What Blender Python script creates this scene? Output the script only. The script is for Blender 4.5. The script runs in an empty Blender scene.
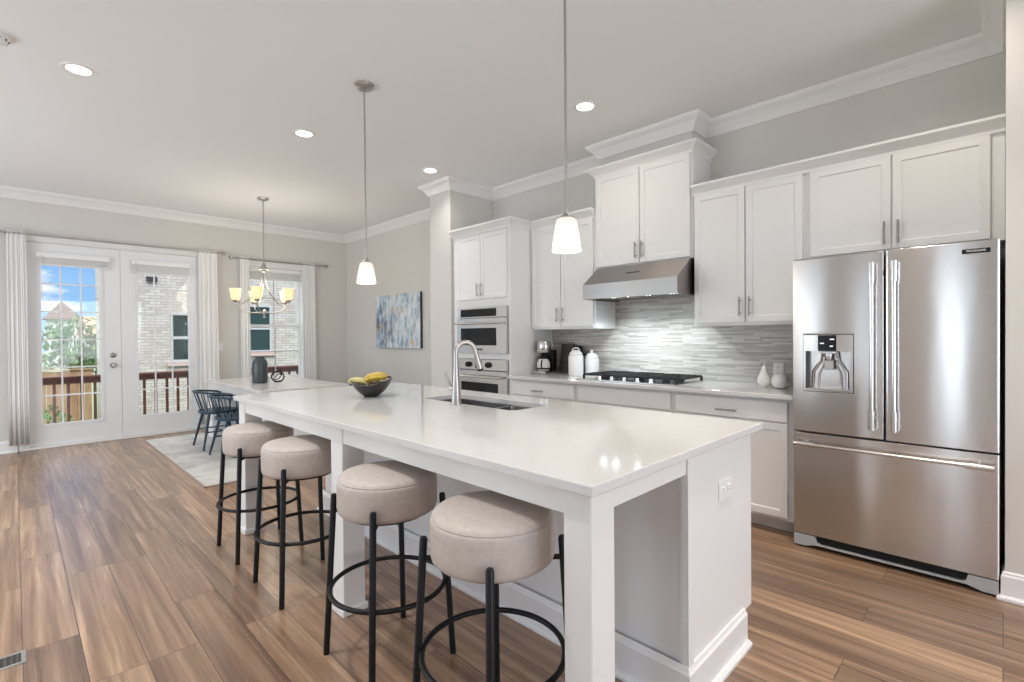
import bpy, bmesh, math, random
from mathutils import Vector, Matrix, Euler

random.seed(7)
S = bpy.context.scene
COL = S.collection
PI = math.pi

# ------------------------------------------------------------------ camera
F_PX, YAW, PITCH, ROLL, CAM_H = 494.74, -0.7824, -0.0102, -0.0083, 1.30
fw = Vector((math.cos(PITCH)*math.sin(YAW), math.cos(PITCH)*math.cos(YAW), math.sin(PITCH)))
rt = Vector((math.cos(YAW), -math.sin(YAW), 0))
up = rt.cross(fw)
rt2 = math.cos(ROLL)*rt + math.sin(ROLL)*up
up2 = -math.sin(ROLL)*rt + math.cos(ROLL)*up
cd = bpy.data.cameras.new('camera')
cd.sensor_fit = 'HORIZONTAL'; cd.sensor_width = 36.0
cd.lens = F_PX/1024*36.0
cd.clip_start = 0.05; cd.clip_end = 500
cam = bpy.data.objects.new('camera', cd); COL.objects.link(cam)
m = Matrix((rt2, up2, -fw)).transposed().to_4x4()
m.translation = Vector((0, 0, CAM_H))
cam.matrix_world = m
S.camera = cam

# ------------------------------------------------------------------ colour management
S.view_settings.view_transform = 'Standard'
S.view_settings.look = 'None'
S.view_settings.gamma = 1.0
S.view_settings.use_curve_mapping = False
S.view_settings.exposure = 0.31
try:
    S.cycles.use_denoising = True
    S.cycles.max_bounces = 10
    S.cycles.diffuse_bounces = 6
    S.cycles.glossy_bounces = 5
    S.cycles.transparent_max_bounces = 16
    S.cycles.sample_clamp_indirect = 8.0
    S.cycles.caustics_reflective = False
    S.cycles.caustics_refractive = False
except Exception:
    pass

# ------------------------------------------------------------------ world: blue sky with clouds
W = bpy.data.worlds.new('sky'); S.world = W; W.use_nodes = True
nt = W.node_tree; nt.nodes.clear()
def wn(t, **k):
    n = nt.nodes.new(t)
    for a, b in k.items(): setattr(n, a, b)
    return n
tc = wn('ShaderNodeTexCoord'); sep = wn('ShaderNodeSeparateXYZ')
nt.links.new(tc.outputs['Generated'], sep.inputs[0])
grad = wn('ShaderNodeValToRGB')
grad.color_ramp.elements[0].position = 0.0; grad.color_ramp.elements[0].color = (0.34, 0.60, 0.95, 1)
grad.color_ramp.elements[1].position = 0.35; grad.color_ramp.elements[1].color = (0.08, 0.27, 0.74, 1)
nt.links.new(sep.outputs['Z'], grad.inputs[0])
mp = wn('ShaderNodeMapping'); mp.inputs['Scale'].default_value = (9, 9, 26); mp.inputs['Location'].default_value = (0.3, 0.15, 0.2)
nt.links.new(tc.outputs['Generated'], mp.inputs[0])
nz = wn('ShaderNodeTexNoise'); nz.inputs['Scale'].default_value = 1.0; nz.inputs['Detail'].default_value = 8; nz.inputs['Roughness'].default_value = 0.55
nt.links.new(mp.outputs[0], nz.inputs['Vector'])
cr = wn('ShaderNodeValToRGB'); cr.color_ramp.elements[0].position = 0.56; cr.color_ramp.elements[1].position = 0.66
nt.links.new(nz.outputs['Fac'], cr.inputs[0])
mx = wn('ShaderNodeMixRGB'); mx.inputs['Color2'].default_value = (0.95, 0.96, 1.0, 1)
nt.links.new(cr.outputs['Color'], mx.inputs['Fac']); nt.links.new(grad.outputs['Color'], mx.inputs['Color1'])
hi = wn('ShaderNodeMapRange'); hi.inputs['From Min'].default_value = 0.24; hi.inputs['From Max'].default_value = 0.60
hi.inputs['To Min'].default_value = 0.92; hi.inputs['To Max'].default_value = 3.2      # upper sky boosted so more daylight enters through the doors
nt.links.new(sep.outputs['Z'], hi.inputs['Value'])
wh = wn('ShaderNodeMapRange'); wh.inputs['From Min'].default_value = 0.22; wh.inputs['From Max'].default_value = 0.5; nt.links.new(sep.outputs['Z'], wh.inputs['Value'])
mw = wn('ShaderNodeMixRGB'); mw.inputs['Color2'].default_value = (0.92, 0.95, 1.0, 1); nt.links.new(wh.outputs[0], mw.inputs['Fac']); nt.links.new(mx.outputs[0], mw.inputs['Color1'])
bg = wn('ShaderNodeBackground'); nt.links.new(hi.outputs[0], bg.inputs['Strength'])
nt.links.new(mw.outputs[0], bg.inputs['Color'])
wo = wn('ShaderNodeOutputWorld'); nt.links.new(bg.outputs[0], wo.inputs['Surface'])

# ------------------------------------------------------------------ sun and added fill
def light(name, kind, loc, rot, energy, color=(1, 1, 1), **k):
    d = bpy.data.lights.new(name, kind); d.energy = energy; d.color = color
    for a, b in k.items(): setattr(d, a, b)
    o = bpy.data.objects.new(name, d); COL.objects.link(o)
    o.location = loc; o.rotation_euler = rot
    return o
def aim(dirv): return Vector(dirv).to_track_quat('-Z', 'Y').to_euler()
light('sun', 'SUN', (6, -4, 12), aim((-0.80, 0.30, -0.78)), 0.9, (1, 0.96, 0.9), angle=0.01)
# fill panels added in unseen wall openings to brighten the room
FILL_COL = (0.87, 0.945, 1.0)
for wx, we in ((-6.1, 38), (-4.0, 27), (1.7, 8)):
    light('fill_light', 'AREA', (wx, -2.5, 1.45), aim((0, 1, 0)), we, FILL_COL, shape='RECTANGLE', size=1.5, size_y=2.1)
for wx, we in ((-0.49, 3.6), (-1.50, 1.2), (-2.32, 3.5)):      # tall strips added to draw vertical streaks on the fridge
    light('streak_light', 'AREA', (wx, -2.5, 1.15), aim((0, 1, 0)), we, FILL_COL, shape='RECTANGLE', size=0.09, size_y=2.1)
light('fill_light', 'AREA', (3.9, 1.5, 1.4), aim((-1, -0.5, 0.18)), 84, (0.97, 0.985, 1.0), shape='RECTANGLE', size=3.0, size_y=2.2)  # broad fill added at the unseen back wall opening

# ------------------------------------------------------------------ materials
def mat(name): 
    M = bpy.data.materials.new(name); M.use_nodes = True
    return M, M.node_tree, M.node_tree.nodes['Principled BSDF']
def simple(name, col, rough=0.5, metal=0.0, spec=0.5, **k):
    M, t, p = mat(name)
    p.inputs['Base Color'].default_value = (*col, 1); p.inputs['Roughness'].default_value = rough
    p.inputs['Metallic'].default_value = metal; p.inputs['Specular IOR Level'].default_value = spec
    for a, b in k.items(): p.inputs[a].default_value = b
    return M
def N(t, kind, **k):
    n = t.nodes.new(kind)
    for a, b in k.items(): setattr(n, a, b)
    return n
def mapping(t, scale=(1, 1, 1), loc=(0, 0, 0), rot=(0, 0, 0), coord='Object'):
    c = N(t, 'ShaderNodeTexCoord'); q = N(t, 'ShaderNodeMapping')
    q.inputs['Scale'].default_value = scale; q.inputs['Location'].default_value = loc; q.inputs['Rotation'].default_value = rot
    t.links.new(c.outputs[coord], q.inputs[0])
    return q.outputs[0]
def noise(t, vec, scale, detail=4, rough=0.5, dist=0.0):
    n = N(t, 'ShaderNodeTexNoise'); n.inputs['Scale'].default_value = scale; n.inputs['Detail'].default_value = detail
    n.inputs['Roughness'].default_value = rough; n.inputs['Distortion'].default_value = dist
    t.links.new(vec, n.inputs['Vector']); return n.outputs['Fac']
def ramp(t, fac, stops):
    r = N(t, 'ShaderNodeValToRGB'); e = r.color_ramp.elements
    while len(e) < len(stops): e.new(0.5)
    for i, (p, c) in enumerate(stops): e[i].position = p; e[i].color = (*c, 1)
    t.links.new(fac, r.inputs[0]); return r.outputs['Color']
def mixc(t, fac, a, b, mode='MIX'):
    n = N(t, 'ShaderNodeMixRGB', blend_type=mode)
    for s, v in (('Fac', fac), ('Color1', a), ('Color2', b)):
        if isinstance(v, (int, float)): n.inputs[s].default_value = v
        elif isinstance(v, tuple): n.inputs[s].default_value = (*v, 1)
        else: t.links.new(v, n.inputs[s])
    return n.outputs[0]
def bump(t, p, h, strength=0.2, dist=0.01):
    b = N(t, 'ShaderNodeBump'); b.inputs['Strength'].default_value = strength; b.inputs['Distance'].default_value = dist
    t.links.new(h, b.inputs['Height']); t.links.new(b.outputs[0], p.inputs['Normal'])

def paint(name, col, rough=0.6, amt=0.02):
    M, t, p = mat(name)
    v = mapping(t); n = noise(t, v, 220, 2)
    p.inputs['Base Color'].default_value = (*col, 1); p.inputs['Roughness'].default_value = rough
    p.inputs['Specular IOR Level'].default_value = 0.3
    bump(t, p, n, amt, 0.002)
    return M
M_WALL = paint('wall_paint', (0.675, 0.655, 0.62), 0.65, 0.05)
M_CEIL = paint('ceiling_paint', (0.86, 0.87, 0.875), 0.8, 0.05)
M_TRIM = simple('trim_paint', (0.84, 0.835, 0.82), 0.35)
M_CAB = simple('cabinet_paint', (0.825, 0.82, 0.81), 0.38)
M_DOORP = simple('door_paint', (0.82, 0.83, 0.84), 0.35)
M_PLASTIC = simple('white_plastic', (0.85, 0.85, 0.84), 0.35)
M_SLOT = simple('dark_slot', (0.03, 0.03, 0.03), 0.5)

def quartz():
    M, t, p = mat('quartz'); v = mapping(t)
    n = noise(t, v, 90, 3); c = ramp(t, n, [(0.3, (0.665, 0.66, 0.65)), (0.7, (0.705, 0.70, 0.69))])
    t.links.new(c, p.inputs['Base Color']); p.inputs['Roughness'].default_value = 0.09
    return M
M_QUARTZ = quartz()

def floor_wood():
    M, t, p = mat('plank_floor')
    v = mapping(t, (1, 1, 1), (0, -0.008, 0))
    b = N(t, 'ShaderNodeTexBrick'); b.offset = 0.37; b.offset_frequency = 3; b.squash = 1.0
    b.inputs['Scale'].default_value = 1.0; b.inputs['Brick Width'].default_value = 1.22; b.inputs['Row Height'].default_value = 0.178
    b.inputs['Mortar Size'].default_value = 0.0016; b.inputs['Mortar Smooth'].default_value = 0.1; b.inputs['Bias'].default_value = 0.0
    b.inputs['Color1'].default_value = (0, 0, 0, 1); b.inputs['Color2'].default_value = (1, 1, 1, 1); b.inputs['Mortar'].default_value = (0.5, 0.5, 0.5, 1)
    t.links.new(v, b.inputs['Vector'])
    # per-plank offset of the grain
    cx = N(t, 'ShaderNodeVectorMath', operation='MULTIPLY'); cx.inputs[1].default_value = (7.0, 3.0, 11.0)
    t.links.new(b.outputs['Color'], cx.inputs[0])
    ad = N(t, 'ShaderNodeVectorMath', operation='ADD'); t.links.new(v, ad.inputs[0]); t.links.new(cx.outputs[0], ad.inputs[1])
    sc = N(t, 'ShaderNodeVectorMath', operation='MULTIPLY'); sc.inputs[1].default_value = (0.55, 15.0, 1.0); t.links.new(ad.outputs[0], sc.inputs[0])
    g1 = noise(t, sc.outputs[0], 1.6, 6, 0.58, 0.45)
    sc2 = N(t, 'ShaderNodeVectorMath', operation='MULTIPLY'); sc2.inputs[1].default_value = (0.8, 70.0, 1.0); t.links.new(ad.outputs[0], sc2.inputs[0])
    g2 = noise(t, sc2.outputs[0], 1.4, 3, 0.5, 0.0)
    tone = ramp(t, g1, [(0.24, (0.135, 0.078, 0.048)), (0.42, (0.230, 0.142, 0.090)), (0.57, (0.335, 0.217, 0.141)), (0.76, (0.54, 0.375, 0.245))])
    fine = ramp(t, g2, [(0.25, (0.80, 0.79, 0.78)), (0.7, (1.06, 1.06, 1.06))])
    c = mixc(t, 0.75, tone, fine, 'MULTIPLY')
    pl = ramp(t, b.outputs['Color'], [(0.0, (0.74, 0.72, 0.72)), (0.5, (1.0, 0.98, 0.97)), (1.0, (1.22, 1.20, 1.15))])
    c = mixc(t, 1.0, c, pl, 'MULTIPLY')
    c = mixc(t, b.outputs['Fac'], c, (0.06, 0.035, 0.022))
    t.links.new(c, p.inputs['Base Color'])
    rr = ramp(t, g2, [(0.2, (0.34, 0.34, 0.34)), (0.8, (0.25, 0.25, 0.25))]); t.links.new(rr, p.inputs['Roughness'])
    p.inputs['Specular IOR Level'].default_value = 0.85
    mh = N(t, 'ShaderNodeMath', operation='SUBTRACT'); t.links.new(g2, mh.inputs[0]); t.links.new(b.outputs['Fac'], mh.inputs[1])
    bump(t, p, mh.outputs[0], 0.22, 0.0015)
    return M
M_FLOOR = floor_wood()

def splash():
    M, t, p = mat('mosaic_tile')
    v = mapping(t, (1, 1, 1), (0, 0, 0), (PI/2, 0, 0))
    b = N(t, 'ShaderNodeTexBrick'); b.offset = 0.41; b.offset_frequency = 2; b.squash = 0.7; b.squash_frequency = 3
    b.inputs['Scale'].default_value = 1.0; b.inputs['Brick Width'].default_value = 0.21; b.inputs['Row Height'].default_value = 0.0145
    b.inputs['Mortar Size'].default_value = 0.0007; b.inputs['Bias'].default_value = 0
    b.inputs['Color1'].default_value = (0, 0, 0, 1); b.inputs['Color2'].default_value = (1, 1, 1, 1); b.inputs['Mortar'].default_value = (0.4, 0.4, 0.4, 1)
    t.links.new(v, b.inputs['Vector'])
    s2 = N(t, 'ShaderNodeVectorMath', operation='MULTIPLY'); s2.inputs[1].default_value = (6, 90, 1); t.links.new(v, s2.inputs[0])
    n = noise(t, s2.outputs[0], 1, 3, 0.5)
    a = mixc(t, 0.45, b.outputs['Color'], n)
    c = ramp(t, a, [(0.10, (0.27, 0.235, 0.205)), (0.4, (0.40, 0.365, 0.33)), (0.62, (0.50, 0.47, 0.43)), (0.92, (0.63, 0.605, 0.565))])
    t.links.new(c, p.inputs['Base Color']); p.inputs['Roughness'].default_value = 0.28
    bump(t, p, b.outputs['Fac'], -0.3, 0.002)
    return M
M_SPLASH = splash()

def steel(name, col, rough, aniso=0.0, rot=0.0, wav=0.0):
    M, t, p = mat(name)
    p.inputs['Base Color'].default_value = (*col, 1); p.inputs['Metallic'].default_value = 1.0; p.inputs['Roughness'].default_value = rough
    if aniso:
        p.inputs['Anisotropic'].default_value = aniso; p.inputs['Anisotropic Rotation'].default_value = rot
        tg = N(t, 'ShaderNodeTangent', direction_type='UV_MAP', uv_map='grain'); t.links.new(tg.outputs[0], p.inputs['Tangent'])
    if wav:
        v = mapping(t, (1.0, 1.0, 0.35)); n = noise(t, v, 3.2, 2, 0.4)
        bump(t, p, n, wav, 0.05)
    return M
M_STEEL = steel('brushed_steel', (0.65, 0.63, 0.61), 0.20, 0.9, 0.0, 0.05)
M_HOOD = steel('hood_steel', (0.35, 0.33, 0.32), 0.36, 0.6)
M_STEEL2 = steel('smooth_steel', (0.70, 0.69, 0.68), 0.22)
M_NICKEL = steel('brushed_nickel', (0.47, 0.45, 0.425), 0.33)
M_PULL = steel('dark_nickel', (0.36, 0.34, 0.32), 0.32)
M_SINK = steel('sink_steel', (0.27, 0.26, 0.25), 0.28)
M_GREYMETAL = simple('grey_enamel', (0.42, 0.43, 0.44), 0.4)
M_FRBODY = simple('fridge_body', (0.06, 0.06, 0.065), 0.5)
M_BLACK = simple('black_metal', (0.006, 0.006, 0.007), 0.42, 0.0, 0.3)
M_IRON = simple('cast_iron', (0.015, 0.016, 0.018), 0.5)
M_BGLASS = simple('black_glass', (0.012, 0.013, 0.015), 0.12, 0.0, 0.3)
M_RUBBER = simple('black_rubber', (0.02, 0.02, 0.02), 0.7)

def leather():
    M, t, p = mat('taupe_leather'); v = mapping(t)
    n = noise(t, v, 45, 4, 0.6); c = ramp(t, n, [(0.3, (0.50, 0.44, 0.395)), (0.7, (0.57, 0.51, 0.46))])
    t.links.new(c, p.inputs['Base Color']); p.inputs['Roughness'].default_value = 0.5
    v2 = mapping(t, (4, 4, 60)); n2 = noise(t, v2, 1.5, 3)
    bump(t, p, n2, 0.12, 0.004)
    return M
M_LEATHER = leather()
M_BLUE = simple('navy_paint', (0.010, 0.042, 0.075), 0.35)
M_TABLE = simple('table_white', (0.80, 0.795, 0.78), 0.35)
def washed():
    M, t, p = mat('washed_wood'); v = mapping(t, (2, 26, 2)); n = noise(t, v, 1.5, 5, 0.6)
    c = ramp(t, n, [(0.3, (0.70, 0.66, 0.63)), (0.7, (0.80, 0.775, 0.755))]); t.links.new(c, p.inputs['Base Color'])
    p.inputs['Roughness'].default_value = 0.16; return M
M_WASH = washed()
def rugm():
    M, t, p = mat('rug_pile'); v = mapping(t)
    n = noise(t, v, 2.6, 8, 0.7, 1.0); n2 = noise(t, v, 160, 2)
    c = ramp(t, n, [(0.34, (0.40, 0.385, 0.36)), (0.5, (0.60, 0.585, 0.55)), (0.66, (0.70, 0.685, 0.65))])
    c = mixc(t, 0.3, c, ramp(t, n2, [(0.3, (0.5, 0.5, 0.5)), (0.7, (1, 1, 1))]), 'MULTIPLY')
    t.links.new(c, p.inputs['Base Color']); p.inputs['Roughness'].default_value = 0.95
    bump(t, p, n2, 0.5, 0.004); return M
M_RUG = rugm()
M_RUGEDGE = simple('rug_binding', (0.36, 0.30, 0.26), 0.9)

def curtain():
    M, t, p = mat('curtain_linen'); v = mapping(t, (1, 1, 1)); n = noise(t, v, 400, 2)
    p.inputs['Base Color'].default_value = (0.92, 0.92, 0.91, 1); p.inputs['Roughness'].default_value = 0.9
    bump(t, p, n, 0.2, 0.001)
    tr = N(t, 'ShaderNodeBsdfTranslucent'); tr.inputs['Color'].default_value = (0.8, 0.79, 0.77, 1)
    ms = N(t, 'ShaderNodeMixShader'); ms.inputs[0].default_value = 0.10
    o = t.nodes['Material Output']
    t.links.new(p.outputs[0], ms.inputs[1]); t.links.new(tr.outputs[0], ms.inputs[2]); t.links.new(ms.outputs[0], o.inputs['Surface'])
    return M
M_CURTAIN = curtain()
def glass():
    M, t, p = mat('window_glass'); t.nodes.remove(p)
    tr = N(t, 'ShaderNodeBsdfTransparent'); tr.inputs['Color'].default_value = (0.97, 0.985, 0.98, 1)
    gl = N(t, 'ShaderNodeBsdfGlossy'); gl.inputs['Roughness'].default_value = 0.02; gl.inputs['Color'].default_value = (1, 1, 1, 1)
    ms = N(t, 'ShaderNodeMixShader'); ms.inputs[0].default_value = 0.025
    t.links.new(tr.outputs[0], ms.inputs[1]); t.links.new(gl.outputs[0], ms.inputs[2])
    t.links.new(ms.outputs[0], t.nodes['Material Output'].inputs['Surface']); return M
M_GLASS = glass()
def shade(name, col, st):
    M, t, p = mat(name); p.inputs['Base Color'].default_value = (0.9, 0.88, 0.85, 1); p.inputs['Roughness'].default_value = 0.25
    p.inputs['Emission Color'].default_value = (*col, 1); p.inputs['Emission Strength'].default_value = st
    return M
def opal(name, col, em, st):
    M, t, p = mat(name)
    p.inputs['Base Color'].default_value = (*col, 1); p.inputs['Roughness'].default_value = 0.2
    p.inputs['Emission Color'].default_value = (*em, 1); p.inputs['Emission Strength'].default_value = st
    tr = N(t, 'ShaderNodeBsdfTranslucent'); tr.inputs['Color'].default_value = (*col, 1)
    ms = N(t, 'ShaderNodeMixShader'); ms.inputs[0].default_value = 0.55
    t.links.new(p.outputs[0], ms.inputs[1]); t.links.new(tr.outputs[0], ms.inputs[2]); t.links.new(ms.outputs[0], t.nodes['Material Output'].inputs['Surface'])
    return M
M_SHADE = opal('opal_glass', (0.84, 0.83, 0.81), (1.0, 0.97, 0.93), 0.08)
M_SHADEW = opal('warm_opal_glass', (0.88, 0.78, 0.60), (1.0, 0.82, 0.52), 0.42)
M_BULB = shade('lit_bulb', (1.0, 0.93, 0.82), 2.3)
M_LED = shade('lit_led', (1.0, 0.97, 0.92), 9.0)
M_HOODLED = shade('lit_hood_lamp', (0.86, 0.95, 1.0), 14.0)
M_DISPLAY = shade('display_digits', (0.75, 0.85, 1.0), 0.5)

def art():
    M, t, p = mat('abstract_canvas')
    v = mapping(t, (6.5, 1, 2.6)); n = noise(t, v, 1.5, 8, 0.72, 0.15)
    g = N(t, 'ShaderNodeTexGradient', gradient_type='SPHERICAL'); gv = mapping(t, (1.6, 1.0, 2.6), (1.6*0.52, 0, 2.6*0.10)); t.links.new(gv, g.inputs['Vector'])
    ml = N(t, 'ShaderNodeMath', operation='MULTIPLY_ADD'); ml.inputs[1].default_value = -0.16; t.links.new(g.outputs['Fac'], ml.inputs[0]); t.links.new(n, ml.inputs[2])
    n = ml.outputs[0]
    c = ramp(t, n, [(0.26, (0.03, 0.05, 0.10)), (0.38, (0.22, 0.28, 0.38)), (0.45, (0.45, 0.55, 0.63)), (0.53, (0.66, 0.72, 0.76)), (0.64, (0.80, 0.82, 0.83))])
    v2 = mapping(t, (4.0, 1, 2.2), (3.1, 0, 1.7)); n2 = noise(t, v2, 1.8, 5, 0.6, 0.5)
    warm = ramp(t, n2, [(0.55, (0, 0, 0)), (0.68, (1, 1, 1))])
    c = mixc(t, warm, c, (0.62, 0.47, 0.30))
    v3 = mapping(t, (3.6, 1, 2.0), (7.7, 0, 4.2)); n3 = noise(t, v3, 2.0, 5, 0.6, 0.5)
    teal = ramp(t, n3, [(0.60, (0, 0, 0)), (0.70, (1, 1, 1))])
    c = mixc(t, teal, c, (0.05, 0.26, 0.33))
    t.links.new(c, p.inputs['Base Color']); p.inputs['Roughness'].default_value = 0.6; bump(t, p, n, 0.3, 0.003); return M
M_ART = art()
M_ARTEDGE = simple('canvas_edge', (0.05, 0.055, 0.065), 0.7)
M_CERAMIC = simple('white_ceramic', (0.84, 0.825, 0.80), 0.25)
M_VASE = simple('smoked_ceramic', (0.055, 0.065, 0.072), 0.22)
M_BOWL = simple('dark_metal_bowl', (0.045, 0.042, 0.04), 0.35, 0.4)
def fruit(name, a, b):
    M, t, p = mat(name); v = mapping(t); n = noise(t, v, 26, 3, 0.6); c = ramp(t, n, [(0.35, a), (0.68, b)])
    t.links.new(c, p.inputs['Base Color']); p.inputs['Roughness'].default_value = 0.42; return M
M_BANANA = fruit('banana_skin', (0.50, 0.33, 0.045), (0.74, 0.53, 0.085))
M_BANANAP = fruit('pale_banana_skin', (0.62, 0.52, 0.20), (0.78, 0.68, 0.33))
M_STEM = simple('fruit_stem', (0.05, 0.04, 0.015), 0.7)
def woodm(name, a, b, rough=0.5, sc=(2, 2, 22)):
    M, t, p = mat(name); v = mapping(t, sc); n = noise(t, v, 1.5, 5, 0.6, 0.3)
    t.links.new(ramp(t, n, [(0.3, a), (0.7, b)]), p.inputs['Base Color']); p.inputs['Roughness'].default_value = rough; return M
M_BOARD = woodm('walnut', (0.06, 0.048, 0.040), (0.12, 0.10, 0.085))
M_KNIFE = woodm('dark_block', (0.035, 0.024, 0.018), (0.08, 0.055, 0.04))
M_DECK = woodm('deck_stain', (0.085, 0.026, 0.014), (0.165, 0.055, 0.03), 0.5, (3, 3, 3))
M_FENCE = woodm('fence_wood', (0.33, 0.185, 0.10), (0.50, 0.31, 0.185), 0.8, (6, 6, 1.5))
def brick():
    M, t, p = mat('painted_brick'); v = mapping(t, (1, 1, 1), (0, 0, 0), (0, -PI/2, PI/2))
    c0 = N(t, 'ShaderNodeTexCoord'); sp = N(t, 'ShaderNodeSeparateXYZ'); cb = N(t, 'ShaderNodeCombineXYZ')
    t.links.new(c0.outputs['Object'], sp.inputs[0]); t.links.new(sp.outputs['Y'], cb.inputs['X']); t.links.new(sp.outputs['Z'], cb.inputs['Y'])
    b = N(t, 'ShaderNodeTexBrick'); b.inputs['Scale'].default_value = 1; b.inputs['Brick Width'].default_value = 0.21; b.inputs['Row Height'].default_value = 0.068
    b.inputs['Mortar Size'].default_value = 0.009; b.inputs['Color1'].default_value = (0.45, 0.365, 0.305, 1); b.inputs['Color2'].default_value = (0.62, 0.565, 0.51, 1)
    b.inputs['Mortar'].default_value = (0.36, 0.33, 0.30, 1); b.inputs['Bias'].default_value = 0.2
    t.links.new(cb.outputs[0], b.inputs['Vector'])
    n = noise(t, cb.outputs[0], 9, 4, 0.6)
    c = mixc(t, 0.5, b.outputs['Color'], ramp(t, n, [(0.3, (0.72, 0.70, 0.68)), (0.7, (1.15, 1.15, 1.15))]), 'MULTIPLY')
    t.links.new(c, p.inputs['Base Color']); p.inputs['Roughness'].default_value = 0.85; bump(t, p, b.outputs['Fac'], -0.5, 0.01); return M
M_BRICK = brick()
M_DARKWIN = simple('dark_window', (0.022, 0.045, 0.038), 0.15)
M_WINGREY = simple('grey_window_frame', (0.5, 0.5, 0.5), 0.5)
M_ROOF = woodm('roof_shingle', (0.10, 0.060, 0.045), (0.18, 0.115, 0.088), 0.9, (3, 3, 14))
M_REDROOF = woodm('clay_roof', (0.36, 0.17, 0.10), (0.50, 0.26, 0.16), 0.9, (3, 3, 14))
M_SILL = simple('brick_sill', (0.58, 0.42, 0.36), 0.8)
M_STUCCO = simple('pale_siding', (0.60, 0.58, 0.55), 0.8)
M_LEAF = fruit('leaf_green', (0.045, 0.12, 0.025), (0.21, 0.34, 0.09))
M_BARK = woodm('bark', (0.12, 0.08, 0.055), (0.22, 0.16, 0.11), 0.9)
M_GRASS = fruit('lawn', (0.10, 0.17, 0.05), (0.22, 0.28, 0.10))

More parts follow.
